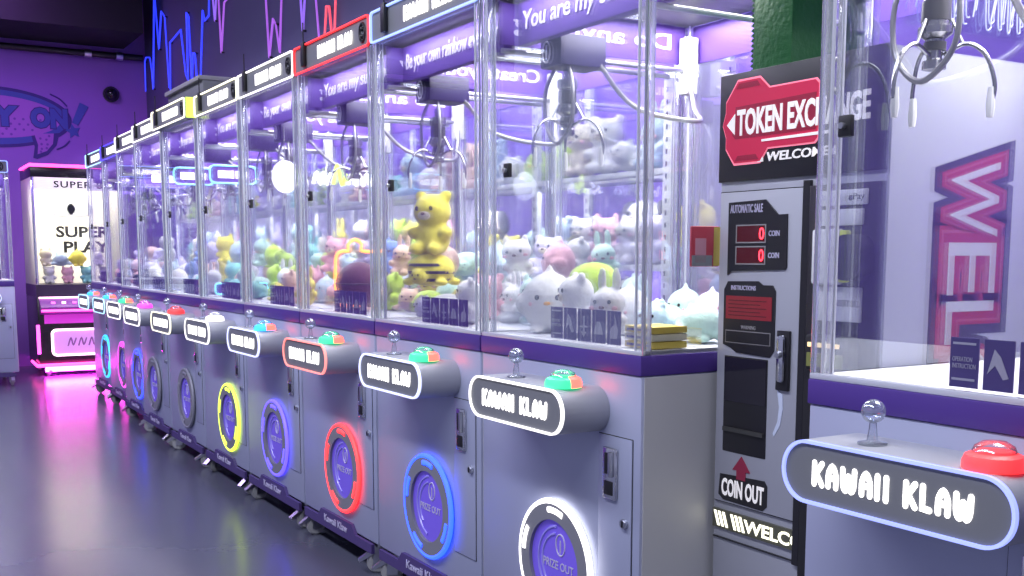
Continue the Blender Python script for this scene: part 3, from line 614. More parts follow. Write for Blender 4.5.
text('lettering', 'WARNING', M_FRM, ip, (tx(-1.915), -.0072, 1.045), .05, .009, FRONT, .001, .02)
hp = box('lock_handle', M_TBL, dr, tx(-1.815), tx(-1.775), -.012, -.004, .905, 1.045, .002)
box('handle_bar', M_CHROME, hp, tx(-1.806), tx(-1.784), -.022, -.011, .925, 1.035, .006)
finish('key_barrel', b_cyl(NB(), (tx(-1.795), -.026, .99), .009, .012, 'Y', 14, bev=.002), M_STEEL, hp)
pw = box('payout_window', M_TBL, dr, tx(-1.997), tx(-1.848), -.0055, -.003, .733, .972, .002)
box('window_glass', mat('smoked_glass', (.02, .018, .03), .06), pw, tx(-1.994), tx(-1.851), -.0070, -.0055, .86, .969)
box('window_ledge', mat('ledge_dark', (.05, .05, .05), .4), pw, tx(-1.992), tx(-1.853), -.012, -.0055, .785, .795)
sc_ = [(tx(-1.815)+a, b) for a, b in ((0, .905), (.018, .895), (.020, .86), (.012, .82), (-.006, .793), (-.010, .80), (.004, .83), (.008, .865))]
finish('scuffed_tape', b_prism(NB(), sc_, -.0055, -.004), mat('tape_blue', (.62, .68, .85), .4), dr, 0)
cob = finish('coin_out_label', b_prism(NB(), [(tx(a), b) for a, b in ((-2.008, .620), (-2.003, .673), (-1.848, .680), (-1.838, .668), (-1.838, .618), (-1.852, .606), (-1.99, .608))], -.0055, .004), M_TBL, k, 0)
text('lettering', 'COIN OUT', M_TW, cob, (tx(-1.922), -.006, .642), .148, .045, FRONT, .001, .03)
finish('red_arrow', b_prism(NB(), [(tx(-1.928), .727), (tx(-1.897), .690), (tx(-1.912), .690), (tx(-1.912), .668), (tx(-1.944), .668), (tx(-1.944), .690), (tx(-1.959), .690)], -.0062, -.0038), mat('arrow_red', (.30, .02, .06), .4), cob, 0)
ws = box('light_strip', mat('strip_olive', (.10, .10, .07), .4), k, tx(-2.03), tx(-1.55), -.003, .004, .532, .580)
for a in (-2.015, -2.0, -1.985, -1.955, -1.94, -1.925): finish('slash', b_prism(NB(), [(tx(a)-.009, .575), (tx(a)-.001, .575), (tx(a)+.013, .538), (tx(a)+.005, .538)], -.0045, -.003), led('strip_text', (1., .97, .75), 2.2), ws, 0)
text('lettering', 'WELCOME', led('strip_text', (1., .97, .75), 2.2), ws, (tx(-1.78), -.004, .556), .27, .032, FRONT, .001, .02)
box('seam_line', M_DARK, k, tx(-2.03), tx(-1.55), -.0008, .004, .505, .508)
# right half with the card reader
rp = box('reader_panel', M_TBL, k, tx(-1.733), tx(-1.530), -.006, .005, .40, 1.372, .001)
py = box('pay_plate', M_WPLAST, rp, tx(-1.70), tx(-1.565), -.012, -.006, 1.325, 1.358, .002)
text('lettering', 'Pay', M_BLACK, py, (tx(-1.587), -.0125, 1.341), .030, .018, FRONT, .001, .0)
finish('fruit_mark', b_sph(NB(), (tx(-1.609), -.0125, 1.340), .006, 1, .25, 1), M_BLACK, py)
text('lettering', 'tap', M_LAV, py, (tx(-1.675), -.0125, 1.341), .03, .016, FRONT, .001, .0)
box('reader_plate', M_WPLAST, rp, tx(-1.69), tx(-1.575), -.012, -.006, 1.282, 1.317, .002)
rd = box('card_reader', M_WPLAST, rp, tx(-1.70), tx(-1.625), -.03, -.006, 1.155, 1.275, .006)
box('yellow_guide', mat('guide_lime', (.50, .58, .08), .4, emit=(.7, .8, .1), es=.25), rd, tx(-1.632), tx(-1.608), -.024, -.006, 1.160, 1.272, .004)
finish('reader_hood', b_prism(NB(), rrect(tx(-1.618), tx(-1.548), 1.165, 1.262, .03), -.05, -.006), M_BLACK, rp)
sg = box('bill_plate', M_WPLAST, rp, tx(-1.70), tx(-1.572), -.012, -.006, 1.075, 1.15, .002)
text('lettering', 'INSERT BILL', M_FRM, sg, (tx(-1.61), -.0125, 1.115), .07, .014, FRONT, .001, .01)
bv = box('bill_acceptor', M_BLACK, rp, tx(-1.70), tx(-1.575), -.04, -.006, .965, 1.045, .006)
box('bill_slot', led('slot_amber', (1., .75, .35), 1.2), bv, tx(-1.69), tx(-1.60), -.042, -.039, 1.018, 1.028)
box('bill_guide', mat('guide_olive', (.22, .24, .07), .4), bv, tx(-1.69), tx(-1.59), -.044, -.039, .975, 1.005)
sq = box('round_badge', mat('badge_navy', (.06, .05, .12), .4), hs, tx(-1.655), tx(-1.615), -.012, -.0095, 1.475, 1.515)
# white side panel with WELCOME reading downwards
sp = box('side_panel', mat('token_side_white', (.74, .76, .84), .5), k, tx(-1.5302), tx(-1.5260), .008, .618, .05, 1.645)
zt = 1.425
for ch, ln in (('W', .165), ('E', .115), ('L', .095), ('C', .11), ('O', .115), ('M', .15), ('E', .115)):
    for off, m, d in ((.22, mat('decal_charcoal', (.04, .04, .055), .5), .0005), (.125, mat('decal_red', (.46, .018, .045), .5), .0012), (.095, mat('decal_rose', (.56, .10, .14), .5), .0019), (.070, mat('decal_red', (.62, .05, .09), .5), .0026), (.0, mat('decal_white', (.82, .82, .82), .5), .0034)):
        text('decal', ch, m, sp, (tx(-1.5258)+d, .505-TY, zt-ln/2), ln, .165, DOWN, .0008, off, fitoff=.0)
    zt -= ln+.014
# dark green ridged box on top
g = thing('green_box', 'dark green ridged box standing on top of the token machine', 'box', (-1.955, .30, 1.648))
bm = NB(); b_box(bm, -.062, .068, 0, .25, .0, .36, .004); finish('carton', bm, mat('green_card', (.006, .10, .022), .6, bump=.4, nscale=60), g)
bm = NB()
for i in range(30):
    b_prism(bm, [(-.0625, .004+i*.012), (-.070, .008+i*.012), (-.0625, .013+i*.012)], .0, .25)
finish('ridged_edge', bm, MATS['green_card'], g, 0)

# ------------------------------------------------------------------ gondola shelving behind the row
go = thing('shelf_unit', 'white slotted shop shelving stacked with soft toys behind the glass machines', 'shelf')
gx = [-3.10-.9*i for i in range(9)]
gy0, gy1 = .915, 1.215
LEV = (.80, 1.18, 1.535)
for i, xx in enumerate(gx):
    for yy in (gy0+.012, gy1-.012):
        up = box('upright', M_SHELF, go, xx-.022, xx+.022, yy-.012, yy+.012, 0, 1.95, .002)
        if i < 2:
            bm = NB()
            for q in range(36): b_box(bm, xx-.005, xx+.005, yy-.0135, yy-.0119, .35+q*.044, .368+q*.044)
            finish('slots', bm, M_DARK, up)
box('end_panel', M_SHELF, go, -3.078, -3.072, gy0, gy1, .05, 1.93, .001)
ep = [o for o in go.children if o.name.startswith('end_panel')][0]
bm = NB()
for q in range(36): b_box(bm, -3.0725, -3.0710, gy1-.035, gy1-.025, .35+q*.044, .368+q*.044)
finish('slots', bm, M_DARK, ep)
for a, b in zip(gx, gx[1:]):
    for z in (.12,)+LEV: box('shelf_board', M_SHELF, go, b+.022, a-.022, gy0+.0, gy1-.025, z-.022, z, .002)
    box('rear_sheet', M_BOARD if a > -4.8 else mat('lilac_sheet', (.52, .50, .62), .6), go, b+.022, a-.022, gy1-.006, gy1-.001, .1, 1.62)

# ------------------------------------------------------------------ soft toys
PC = {'white': (.80, .80, .80), 'pale blue': (.52, .68, .80), 'lavender': (.62, .58, .80), 'mint': (.50, .74, .66), 'pink': (.82, .45, .52), 'yellow': (.85, .76, .08),
      'lime': (.50, .72, .06), 'grey': (.45, .46, .48), 'cream': (.80, .74, .60), 'peach': (.82, .58, .45), 'blue': (.20, .32, .65), 'maroon': (.10, .03, .06), 'teal': (.22, .55, .52), 'charcoal': (.05, .05, .06), 'orange': (.85, .42, .06)}
def pm(c): return mat('plush_'+c.replace(' ', '_'), PC[c], .9, noise=.10, nscale=9, bump=.5, sheen=.4)
M_EYE = mat('bead_eye', (.01, .01, .01), .2)
BL = {  # centre, radius xyz ; unit height about 1, sits on z=0, faces -Y
 'bear': [((0, 0, .27), (.27, .24, .28)), ((0, -.03, .66), (.29, .27, .26)), ((-.22, 0, .88), (.10, .06, .10)), ((.22, 0, .88), (.10, .06, .10)), ((-.27, -.10, .34), (.10, .13, .10)), ((.27, -.10, .34), (.10, .13, .10)), ((-.16, -.22, .10), (.11, .17, .10)), ((.16, -.22, .10), (.11, .17, .10))],
 'bunny': [((0, 0, .24), (.25, .23, .25)), ((0, -.03, .54), (.26, .24, .22)), ((-.11, .02, .86), (.075, .05, .22)), ((.11, .02, .86), (.075, .05, .22)), ((-.25, -.10, .30), (.09, .12, .09)), ((.25, -.10, .30), (.09, .12, .09)), ((-.14, -.21, .09), (.10, .16, .09)), ((.14, -.21, .09), (.10, .16, .09))],
 'cat': [((0, 0, .26), (.26, .24, .27)), ((0, -.03, .64), (.33, .26, .25)), ((-.21, 0, .87), (.07, .05, .12)), ((.21, 0, .87), (.07, .05, .12)), ((-.18, 0, .82), (.11, .06, .08)), ((.18, 0, .82), (.11, .06, .08)), ((-.15, -.23, .09), (.10, .14, .09)), ((.15, -.23, .09), (.10, .14, .09)), ((.24, .16, .2), (.07, .16, .07)), ((-.25, -.09, .33), (.09, .11, .09)), ((.25, -.09, .33), (.09, .11, .09))],
 'chick': [((0, 0, .42), (.40, .38, .42)), ((-.38, 0, .40), (.10, .18, .14)), ((.38, 0, .40), (.10, .18, .14)), ((0, .02, .86), (.05, .05, .10)), ((-.15, -.24, .05), (.11, .15, .055)), ((.15, -.24, .05), (.11, .15, .055))],
 'seal': [((0, .05, .30), (.45, .36, .30)), ((0, -.18, .42), (.34, .28, .28)), ((-.42, -.12, .14), (.18, .12, .08)), ((.42, -.12, .14), (.18, .12, .08)), ((.0, .42, .20), (.20, .16, .07)), ((-.20, -.15, .66), (.08, .06, .09)), ((.20, -.15, .66), (.08, .06, .09))],
 'dome': [((0, 0, .34), (.52, .48, .36)), ((0, -.46, .20), (.20, .16, .17)), ((-.42, -.25, .08), (.14, .14, .08)), ((.42, -.25, .08), (.14, .14, .08)), ((-.42, .25, .08), (.14, .14, .08)), ((.42, .25, .08), (.14, .14, .08))],
 'puppy': [((0, 0, .25), (.25, .23, .26)), ((0, -.03, .66), (.31, .27, .27)), ((0, -.26, .58), (.15, .12, .11)), ((-.26, -.10, .33), (.09, .12, .10)), ((.26, -.10, .33), (.09, .12, .10)), ((-.16, -.22, .10), (.11, .17, .10)), ((.16, -.22, .10), (.11, .17, .10))],
}
EYES = {'bear': (.12, -.275, .70, .032), 'bunny': (.11, -.25, .57, .03), 'cat': (.15, -.268, .66, .032), 'chick': (.14, -.345, .50, .035), 'seal': (.14, -.435, .47, .032), 'dome': (.07, -.60, .25, .022), 'puppy': (.13, -.27, .73, .036)}
_pb = {}
def plush_base(kind):
    if kind in _pb: return _pb[kind]
    bm = NB()
    for c, r in BL[kind]: b_sph(bm, c, 1, *r, u=20, v=14)
    me = bpy.data.meshes.new('p'); bm.to_mesh(me); bm.free()
    o = link('p', me); md = o.modifiers.new('r', 'REMESH'); md.mode = 'VOXEL'; md.voxel_size = .034
    m2 = o.modifiers.new('s', 'SMOOTH'); m2.factor = .5; m2.iterations = 4
    dg = bpy.context.evaluated_depsgraph_get(); dg.update()
    out = bpy.data.meshes.new_from_object(o.evaluated_get(dg)); bpy.data.objects.remove(o)
    zm = min(v.co.z for v in out.vertices)
    for v in out.vertices: v.co.z -= zm
    for p in out.polygons: p.use_smooth = True
    _pb[kind] = out; return out
_pc = {}
def pmesh(kind, colour):
    if (kind, colour) not in _pc:
        me = plush_base(kind).copy(); me.materials.clear(); me.materials.append(pm(colour)); _pc[(kind, colour)] = me
    return _pc[(kind, colour)]
_pp = {}
def ppart(kind, what):
    k = (kind, what)
    if k in _pp: return _pp[k]
    ex, ey, ez, er = EYES[kind]; bm = NB()
    if what == 'eyeL': b_sph(bm, (-ex, ey, ez), er, 1, .6, 1.1, 10, 8); m = M_EYE
    elif what == 'eyeR': b_sph(bm, (ex, ey, ez), er, 1, .6, 1.1, 10, 8); m = M_EYE
    elif what == 'nose': b_sph(bm, (0, ey-.02 if kind != 'puppy' else -.385, ez-.08), er*1.1, 1.3, .6, .8, 10, 8); m = mat('nose_brown', (.12, .05, .05), .5) if kind != 'chick' else pm('orange')
    elif what == 'muzzle': b_sph(bm, (0, ey+.01, ez-.10), .10, 1.1, .45, .75, 14, 10); m = pm('cream')
    elif what == 'cheekL': b_sph(bm, (-ex*1.55, ey+.05, ez-.09), .05, 1, .4, .7, 10, 8); m = pm('pink')
    elif what == 'cheekR': b_sph(bm, (ex*1.55, ey+.05, ez-.09), .05, 1, .4, .7, 10, 8); m = pm('pink')
    elif what == 'mouth': b_sph(bm, (0, -.35, .52), .075, .9, .5, 1.1, 12, 10); m = M_EYE
    elif what == 'earL': b_sph(bm, (-.33, -.02, .72), .16, .62, .55, 1.35, 14, 10, Matrix.Rotation(.35, 3, 'Y')); m = pm('charcoal')
    elif what == 'earR': b_sph(bm, (.33, -.02, .72), .16, .62, .55, 1.35, 14, 10, Matrix.Rotation(-.35, 3, 'Y')); m = pm('charcoal')
    elif what == 'stripe':
        for zz in (.14, .30, .46):
            b_lathe(bm, [(.40*math.sqrt(max(.05, 1-((z_-.34)/.36)**2))*1.27, z_) for z_ in (zz-.03, zz-.01, zz+.01, zz+.03)], (0, 0, 0), 28)
        m = pm('charcoal')
    o = finish(what, bm, m); me = o.data; bpy.data.objects.remove(o); _pp[k] = me; return me
PN = {'eyeL': 'eye', 'eyeR': 'eye', 'cheekL': 'cheek', 'cheekR': 'cheek', 'earL': 'ear', 'earR': 'ear'}
NTOY = 0
def toy(kind, colour, loc, size, rz, label, group, parts=True, tilt=(0, 0)):
    global NTOY; NTOY += 1
    o = link('plush_'+kind if kind not in ('dome', 'seal') else {'dome': 'plush_turtle', 'seal': 'plush_seal'}[kind], pmesh(kind, colour))
    o.location = loc; o.scale = (size,)*3; o.rotation_euler = (tilt[0], tilt[1], rz)
    tag(o, label, 'soft toy', group)
    if parts:
        L = ['eyeL', 'eyeR', 'nose']
        if kind in ('bear', 'puppy') and colour != 'cream': L.append('muzzle' if kind == 'bear' else 'mouth')
        if kind == 'puppy': L += ['earL', 'earR']
        if kind in ('cat', 'bunny', 'chick'): L += ['cheekL', 'cheekR']
        for p in L: link(PN.get(p, p), ppart(kind, p), o)
    return o
KN = {'bear': 'bear', 'bunny': 'bunny', 'cat': 'cat', 'chick': 'round chick', 'seal': 'seal', 'dome': 'turtle', 'puppy': 'puppy'}
def row_x(i): return ROW[i]['x']
GRP = {i: g for i, g in enumerate(['', 'soft toys in the white-ringed machine', 'soft toys in the blue-ringed machine', 'soft toys in the red machine', 'soft toys in the violet-ringed machine', 'soft toys in the yellow-ringed machine',
       'soft toys in the machine with the grey roof box', 'soft toys in the second unlit machine', 'soft toys in the royal-blue-ringed machine', 'soft toys in the magenta-ringed machine', 'soft toys in the cyan-ringed machine'])}
IN = ['', 'the white-ringed claw machine', 'the blue-ringed claw machine', 'the red claw machine', 'the violet-ringed claw machine', 'the yellow-ringed claw machine', 'the machine with grey roof box',
      'the plain unlit-ring claw machine', 'the royal-blue-ringed claw machine', 'the magenta-ringed claw machine', 'the last cyan-ringed claw machine']
PAL = {1: ['white', 'white', 'pale blue', 'white', 'lavender', 'mint', 'white'], 2: ['white', 'grey', 'pale blue', 'mint', 'white', 'lavender', 'pink'], 3: ['pink', 'lime', 'yellow', 'pale blue', 'peach', 'mint'],
       4: ['peach', 'pink', 'blue', 'yellow', 'pale blue', 'lavender'], 5: ['mint', 'lime', 'yellow', 'teal', 'white', 'peach'], 6: ['mint', 'teal', 'white', 'lime', 'peach'], 7: ['mint', 'white', 'pale blue', 'yellow'],
       8: ['yellow', 'white', 'lavender', 'blue'], 9: ['pink', 'peach', 'white', 'lavender'], 10: ['lavender', 'pink', 'white', 'peach']}
def pile(i, cols, rows, layers, size, skip=lambda x, y, l: False):
    """fill the tray of machine i with a heap; every toy is an own object"""
    seen = {}; kinds = ['bear', 'bunny', 'cat', 'chick', 'seal', 'dome', 'bear', 'seal']
    q = random.randint(0, 7)
    for l in range(layers):
        c, r = cols-(1 if l else 0), rows-(1 if l else 0)
        for b in range(r):
            for a in range(c):
                xx = -.30+.60*(a+.5)/c+random.uniform(-.012, .012); yy = .06+.66*(b+.5)/r+random.uniform(-.012, .012)
                if skip(xx, yy, l): continue
                q += 1
                kd = kinds[q % 8]; cl = PAL[i][(q*3+b) % len(PAL[i])]
                for _ in range(40):
                    if (kd, cl) not in seen: break
                    kd = random.choice(kinds); cl = random.choice(PAL[i])
                rowt = ('front', 'middle', 'back')[min(2, int(3*b/r))]; lay = ('bottom', 'second', 'top')[l]
                key = (kd, cl); seen[key] = seen.get(key, 0)+1
                side = ('left', 'centre', 'right')[min(2, int(3*a/c))]
                lab = f"{cl} plush {KN[kd]} in {IN[i]}, {lay} layer {rowt} {side}"
                sz = size*random.uniform(.92, 1.06)*{'dome': .76, 'seal': .74, 'chick': .85}.get(kd, 1.)
                toy(kd, cl, (row_x(i)+xx, ROW[i].get('y', 0)+yy, .986+l*size*.80), sz, random.uniform(-.6, .9), lab, GRP[i], parts=i <= 4, tilt=(random.uniform(-.15, .15), random.uniform(-.15, .15)) if l else (0, 0))
nochute = lambda x, y, l: (x > .12 and y < .23) or (l == 1 and y < .25)
pile(1, 4, 4, 2, .185, lambda x, y, l: (x > .13 and y < .23) or (l == 0 and y < .2 and x < -.16) or l == 1)
pile(2, 4, 4, 2, .175, lambda x, y, l: (x > .12 and y < .23) or (l == 1 and y < .36))
pile(3, 4, 4, 2, .18, lambda x, y, l: nochute(x, y, l) or (-.27 < x < .08 and y < .3))
pile(4, 4, 4, 2, .18, nochute)
pile(5, 4, 3, 2, .19, nochute)
pile(6, 4, 3, 2, .20, nochute)
pile(7, 3, 3, 2, .21, nochute)
pile(8, 3, 3, 2, .21, nochute)
pile(9, 3, 2, 2, .22, nochute)
pile(10, 3, 2, 2, .22, nochute)
# the standouts
o = toy('dome', 'yellow', (-3.50, .16, 1.105), .17, .5, 'yellow plush turtle with dark stripes under the big yellow bear in the blue-ringed machine', GRP[2])
link('stripe', ppart('dome', 'stripe'), o)
toy('bear', 'yellow', (-3.50, .17, 1.215), .24, .55, 'big bright yellow plush bear sitting on the striped yellow plush turtle', GRP[2])
toy('dome', 'lime', (-2.64, .27, 1.09), .15, .4, 'lime green domed plush turtle on top of the heap in the white-ringed machine', GRP[1])
b = finish('plush_ball', b_sph(NB(), (0, 0, 0), .095, 1, 1, .95, 24, 16), pm('maroon')); b.location = (-4.15, .15, 1.10)
tag(b, 'dark maroon round plush ball inside the red claw machine, beside the orange neon outline', 'soft toy', GRP[3])
finish('seam', b_tube(NB(), [(.0955*math.cos(a*PI/16), .0955*math.sin(a*PI/16), 0) for a in range(32)], .0025, 6, closed=True), pm('charcoal'), b)
toy('chick', 'white', (-2.72, .165, .986), .215, .9, 'large round white plush chick against the front glass corner of the white-ringed machine', GRP[1])
# shelf toys
def shelf_row(z, bay, items, size, where, grp):
    x1, x0 = gx[bay]-.05, gx[bay+1]+.05; n = len(items)
    for j, (kd, cl) in enumerate(items):
        xx = x0+(x1-x0)*(j+.5)/n
        sfx = ['first', 'second', 'third', 'fourth', 'fifth', 'sixth', 'seventh'][j]
        toy(kd, cl, (xx, gy0+.06 if bay == 0 else gy0+.12, z), size*random.uniform(.95, 1.04)*(.72 if kd in ('seal', 'chick', 'dome') else 1.), random.uniform(-.15, .5), f"{cl} plush {KN[kd]} on the {where}, {sfx} along", grp, parts=bay < 3)
shelf_row(1.181, 0, [('bear', 'pale blue'), ('bear', 'white'), ('cat', 'pink'), ('cat', 'white'), ('bear', 'lavender')], .205, 'middle shelf behind the white-ringed machine', 'soft toys on the middle shelf')
shelf_row(1.536, 0, [('chick', 'lime'), ('cat', 'cream'), ('bear', 'white'), ('seal', 'white'), ('bunny', 'pale blue')], .25, 'top shelf behind the white-ringed machine', 'soft toys on the top shelf')
shelf_row(.801, 0, [('bear', 'white'), ('seal', 'mint'), ('cat', 'white'), ('chick', 'pale blue')], .24, 'low shelf behind the white-ringed machine', 'soft toys on the bottom shelf')
shelf_row(1.181, 1, [('chick', 'pale blue'), ('puppy', 'cream'), ('seal', 'yellow'), ('chick', 'mint')], .26, 'middle shelf behind the blue-ringed machine', 'soft toys on the middle shelf')
shelf_row(1.536, 1, [('bear', 'peach'), ('bear', 'pale blue'), ('seal', 'white'), ('chick', 'lime')], .26, 'top shelf behind the blue-ringed machine', 'soft toys on the top shelf')
shelf_row(1.181, 2, [('bear', 'lime'), ('cat', 'yellow'), ('chick', 'lime'), ('bear', 'pink')], .25, 'middle shelf behind the red machine', 'soft toys on the middle shelf')
shelf_row(1.536, 2, [('seal', 'teal'), ('bear', 'pale blue'), ('chick', 'white'), ('cat', 'peach')], .25, 'top shelf behind the red machine', 'soft toys on the top shelf')
sp_ = ['lime', 'mint', 'white', 'pale blue', 'teal', 'peach', 'yellow', 'cream', 'pink', 'lavender']; sk_ = ['bear', 'cat', 'chick', 'bunny', 'seal']
for bay, who in ((3, 'violet-ringed machine'), (4, 'yellow-ringed machine'), (5, 'grey roof box machine'), (6, 'plain unlit machine'), (7, 'royal-blue-ringed machine')):
    for z, nm, q in ((1.181, 'middle', 0), (1.536, 'top', 3)):
        shelf_row(z, bay, [(sk_[(j+bay+q) % 5], sp_[(j*3+bay*2+q) % 10]) for j in range(4)], .26, f'{nm} shelf beyond the {who}', f'soft toys on the {nm} shelf')
d = toy('puppy', 'white', (-3.47, 1.115, 1.182), .275, .3, 'white plush puppy with big black ears and open mouth on the middle shelf', 'soft toys on the middle shelf')
# SUPER machine toys
for j, (kd, cl, yy, zz) in enumerate((('bear', 'white', -.28, .0), ('cat', 'pink', -.10, .0), ('bear', 'teal', .08, .0), ('bear', 'grey', .26, .0), ('chick', 'yellow', .00, .18), ('seal', 'pale blue', -.16, .18), ('bunny', 'white', .2, .18), ('cat', 'cream', -.30, .18))):
    toy(kd, cl, (-11.60-.25-.02*(j % 2), .28+yy, .921+zz), .19, PI/2, f"{cl} plush {KN[kd]} in the lower glass of the black SUPER machine", 'soft toys in the SUPER machine', parts=False)
for j, cl in enumerate(('white', 'pale blue', 'lavender', 'cream')):
    toy(('bear', 'cat', 'bunny', 'bear')[j], cl, (-10.95-.30-.28*(j // 2), -.82+(.20 if j % 2 else -.08), .986), .2, PI/2, f"{cl} plush {KN[('bear', 'cat', 'bunny', 'bear')[j]]} in the lone claw machine at the end wall", 'soft toys in the lone claw machine', parts=False)

# ------------------------------------------------------------------ stand-in signs, neon and odds and ends inside the cases
def sign_stand_in(x, y0, y1, z, h, c, label, txt=True):  # plate added where another machine's sign shows in the glass
    t = thing('sign_stand_in', label, 'sign', (x, (y0+y1)/2, z)); w = (y1-y0)/2
    finish('sign_plate', b_prism(NB(), rrect(-w, w, -h/2, h/2, h*.3), 0, .012, 'YZ'), M_BOARD, t)
    bm = NB(); b_tube(bm, [(.014, a, b) for a, b in rrect(-w, w, -h/2, h/2, h*.3)], .006, 6, closed=True); finish('led_outline', bm, led('hdr_'+c, COLS[c], 1.6), t)
    if txt:
        kl = klaw_lettering('lettering', M_LETTER, t, 0, -.014, 0, w*1.3, h*.42); kl.rotation_euler = (0, 0, PI/2)
sign_stand_in(-5.985, .05, .31, 1.66, .095, 'teal', 'teal outlined stand-in for a header sign showing in the yellow-ringed machine')
sign_stand_in(-6.785, .05, .29, 1.70, .10, 'teal', 'teal outlined stand-in for a header sign showing in the machine with the grey roof box')
sign_stand_in(-7.585, .05, .33, 1.73, .11, 'purple', 'violet outlined stand-in for a header sign showing in the plain unlit-ring machine')
sign_stand_in(-5.985, .06, .36, 1.03, .06, 'teal', 'low teal outlined plate standing in for signs mirrored at the bottom of the yellow-ringed machine')  # stands in for opposite machines' signs reflected in the glass
t = thing('neon_sign', 'pale blue neon script hung high on the inner glass of the nearest machine', 'neon sign', (-1.498, 0, 1.732))
for x0, L in ((.24, [(.10, .05), (.04, .035), (.05, .035), (.045, .04)]), (.42, [(.11, .06), (.045, .035), (.10, .03), (.05, .035), (.045, .035)]), (.64, [(.10, .05), (.05, .04)])):
    P = []
    for hgt, wd in L: P += [(x0, .0), (x0+wd*.35, hgt), (x0+wd*.62, hgt*.9), (x0+wd*.72, -.012), (x0+wd, -.016)]; x0 += wd
    for dz in (.007, -.007): finish('neon_tube', b_tube(NB(), smooth_path([(.012, a+dz*.6, b+dz-.012) for a, b in P], 5), .0017, 6), mat('script_tube', (.10, .10, .16), .4, emit=(.50, .56, 1.), es=.75), t)
box('backing', M_GLASS, t, 0, .004, .22, .74, -.05, .08)
# white and yellow neon lettering in the red machine
t = thing('neon_sign', 'white neon scribble with a yellow middle inside the red claw machine', 'neon sign', (-4.40, 0, 1.54))
def yzpath(pts): return [(0.012, a, b) for a, b in pts]
for y0, y1, c in ((.05, .13, 'white'), (.14, .20, 'yellow'), (.21, .33, 'white')):
    P = []
    n = int((y1-y0)/.016)
    for i in range(n+1): P.append((y0+(y1-y0)*i/n, (.025 if i % 2 else -.02)+(.035 if c == 'yellow' and i == 1 else 0)))
    finish('neon_tube', b_tube(NB(), smooth_path(yzpath(P), 5), .0075, 8), led('sg_'+c, COLS[c], 3.5), t)
box('backing', M_GLASS, t, 0, .004, .045, .35, -.05, .06)
t = thing('neon_sign', 'orange neon square outline with round bump inside the red claw machine', 'neon sign', (-4.40, 0, 0))
P = [(.36, 1.0), (.175, 1.0), (.145, 1.03), (.145, 1.20), (.175, 1.235), (.20, 1.235), (.205, 1.265), (.235, 1.285), (.265, 1.265), (.27, 1.235), (.36, 1.235)]
finish('neon_tube', b_tube(NB(), smooth_path(yzpath(P), 6), .0075, 8), led('sg_orange', COLS['orange'], 4.), t)
box('backing', M_GLASS, t, 0, .004, .12, .38, .988, 1.31)
# glowing globe hanging in the violet machine
t = thing('globe_lamp', 'glowing white globe hanging high in the violet-ringed claw machine', 'lamp', (-4.972, .13, 1.585))
finish('globe', b_sph(NB(), (0, 0, 0), .062, 1, 1, 1.22, 24, 16), led('globe', (1., 1., .96), 2.2), t)
finish('cord', b_tube(NB(), [(0, 0, .07), (0, 0, .236)], .0025, 6), M_CABLE, t); finish('knot', b_sph(NB(), (0, 0, -.083), .01, u=8, v=6), M_WPLAST, t)
# red snack carton and yellow boxes near the right glass of M1
t = thing('prize_packet', 'red and yellow prize packet stuck on the right glass of the white-ringed machine', 'packet', (-2.058, .20, 1.24))
box('packet', mat('packet_red', (.62, .06, .10), .5), t, -.010, 0, -.045, .045, -.05, .05, .003)
box('yellow_edge', mat('packet_yellow', (.78, .62, .10), .5), t, .0001, .0008, .025, .045, -.048, .048); box('printed_figure', mat('packet_pink', (.80, .40, .50), .5), t, .0001, .0008, -.035, .0, -.04, .02)
box('white_foot', M_WPLAST, t, .0001, .0010, -.045, .02, -.049, -.022)
for j in range(3):
    o = box('prize_box', mat('packet_yellow', (.78, .62, .10), .5) if j != 1 else mat('packet_pale', (.80, .78, .55), .5), None, -2.19, -2.075, .05, .16, .987+j*.019, 1.004+j*.019, .002)
    tag(o, ['bottom yellow prize box of the flat stack in the white-ringed machine', 'pale middle prize box between two yellow ones at the front right machine corner', 'topmost yellow prize box of the flat stack by the front right glass corner'][j], 'box', 'flat prize boxes in the corner')
    box('print_band', M_CARD, o, -2.18, -2.085, .0492, .0502, .992+j*.019, .998+j*.019)

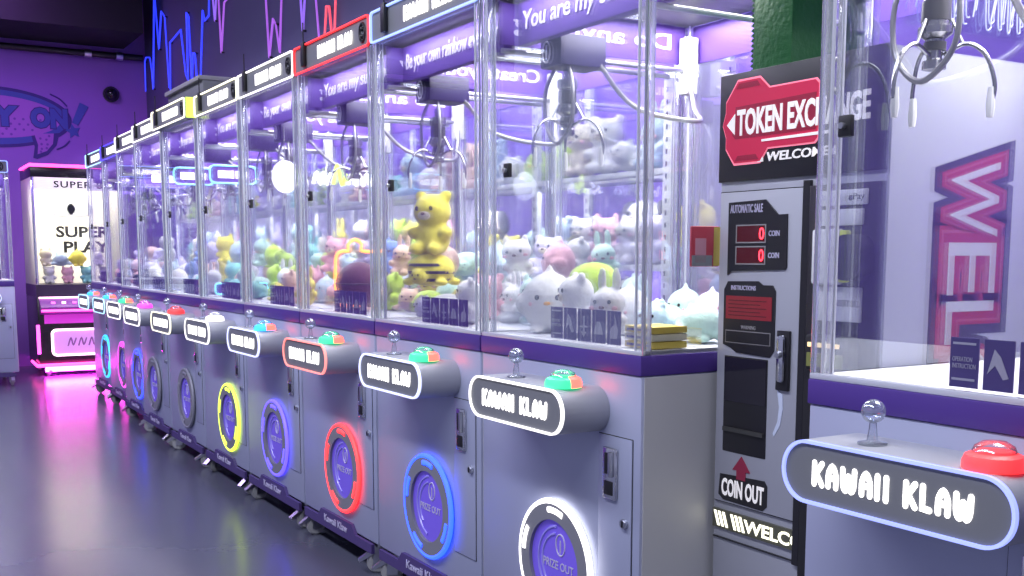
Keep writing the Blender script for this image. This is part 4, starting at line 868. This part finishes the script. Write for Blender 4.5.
# ------------------------------------------------------------------ lights and camera
def area(name, loc, size, sy, e, col, rot=(0, 0, 0)):
    l = bpy.data.lights.new(name, 'AREA'); l.shape = 'RECTANGLE'; l.size = size; l.size_y = sy; l.energy = e; l.color = col
    o = bpy.data.objects.new(name, l); C.objects.link(o); o.location = loc; o.rotation_euler = rot; return o
area('ceiling_lamp', (-1.2, -2.6, 4.3), 4., .6, 200, (.84, .87, 1.))
area('ceiling_lamp', (-5.5, -2.6, 4.3), 4., .6, 200, (.78, .80, 1.))
area('ceiling_lamp', (-9.5, -1.8, 4.3), 2.5, .5, 80, (.60, .40, 1.))
area('end_wall_fill', (-11.3, -.6, 4.0), 2.0, .4, 60, (.55, .20, 1.), (0, math.radians(25), 0))  # unseen purple fill added to brighten the end wall
area('shelf_fill', (-3.8, .55, 2.40), 3.4, .15, 22, (.85, .82, 1.), (math.radians(35), 0, 0))  # unseen fills added above the row to brighten toys and back wall
area('shelf_fill', (-2.55, .88, 2.40), .5, .2, 3, (1., .98, .95), (math.radians(25), math.radians(35), 0))  # aimed fill added to whiten the shelving end panel
area('shelf_fill', (-7.6, .55, 2.40), 4.0, .15, 40, (.80, .74, 1.), (math.radians(35), 0, 0))
area('shelf_fill', (-11.0, .55, 2.40), 2.6, .15, 20, (.80, .70, 1.), (math.radians(35), 0, 0))
for a, b in zip(gx, gx[1:]):
    area('shelf_fill', ((a+b)/2, gy0-.06, 2.02), .8, .05, 7., (.95, 1., .97), (math.radians(22), 0, 0))  # fill added per bay for the top shelf toys, no fixture there
    for z in (1.18, 1.535): area('shelf_fill', ((a+b)/2, gy0+.03, z-.03), .8, .03, 9., (.95, .95, 1.), (math.radians(20), 0, 0))  # fills added under the boards to light the toys below
w = bpy.data.worlds.new('World'); SC.world = w; w.use_nodes = True
w.node_tree.nodes['Background'].inputs[0].default_value = (.50, .52, .80, 1); w.node_tree.nodes['Background'].inputs[1].default_value = .5

cam = bpy.data.cameras.new('Camera'); co = bpy.data.objects.new('Camera', cam); C.objects.link(co)
cam.sensor_width = 36; cam.lens = 36*1070/1024; cam.shift_y = 96/1024; cam.clip_start = .05; cam.clip_end = 100
co.location = (0, -1.6, 1.22); co.rotation_euler = (math.radians(90-6.9), 0, math.radians(90-30.98))
SC.camera = co
vs = SC.view_settings; SC.display_settings.display_device = 'sRGB'
vs.view_transform = 'Standard'; vs.look = 'None'; vs.gamma = 1; vs.exposure = 0.; vs.use_curve_mapping = False
cy_ = SC.cycles
cy_.transparent_max_bounces = 48; cy_.max_bounces = 10; cy_.glossy_bounces = 4; cy_.transmission_bounces = 8; cy_.caustics_reflective = False; cy_.caustics_refractive = False
cy_.sample_clamp_indirect = 4.; cy_.use_denoising = True
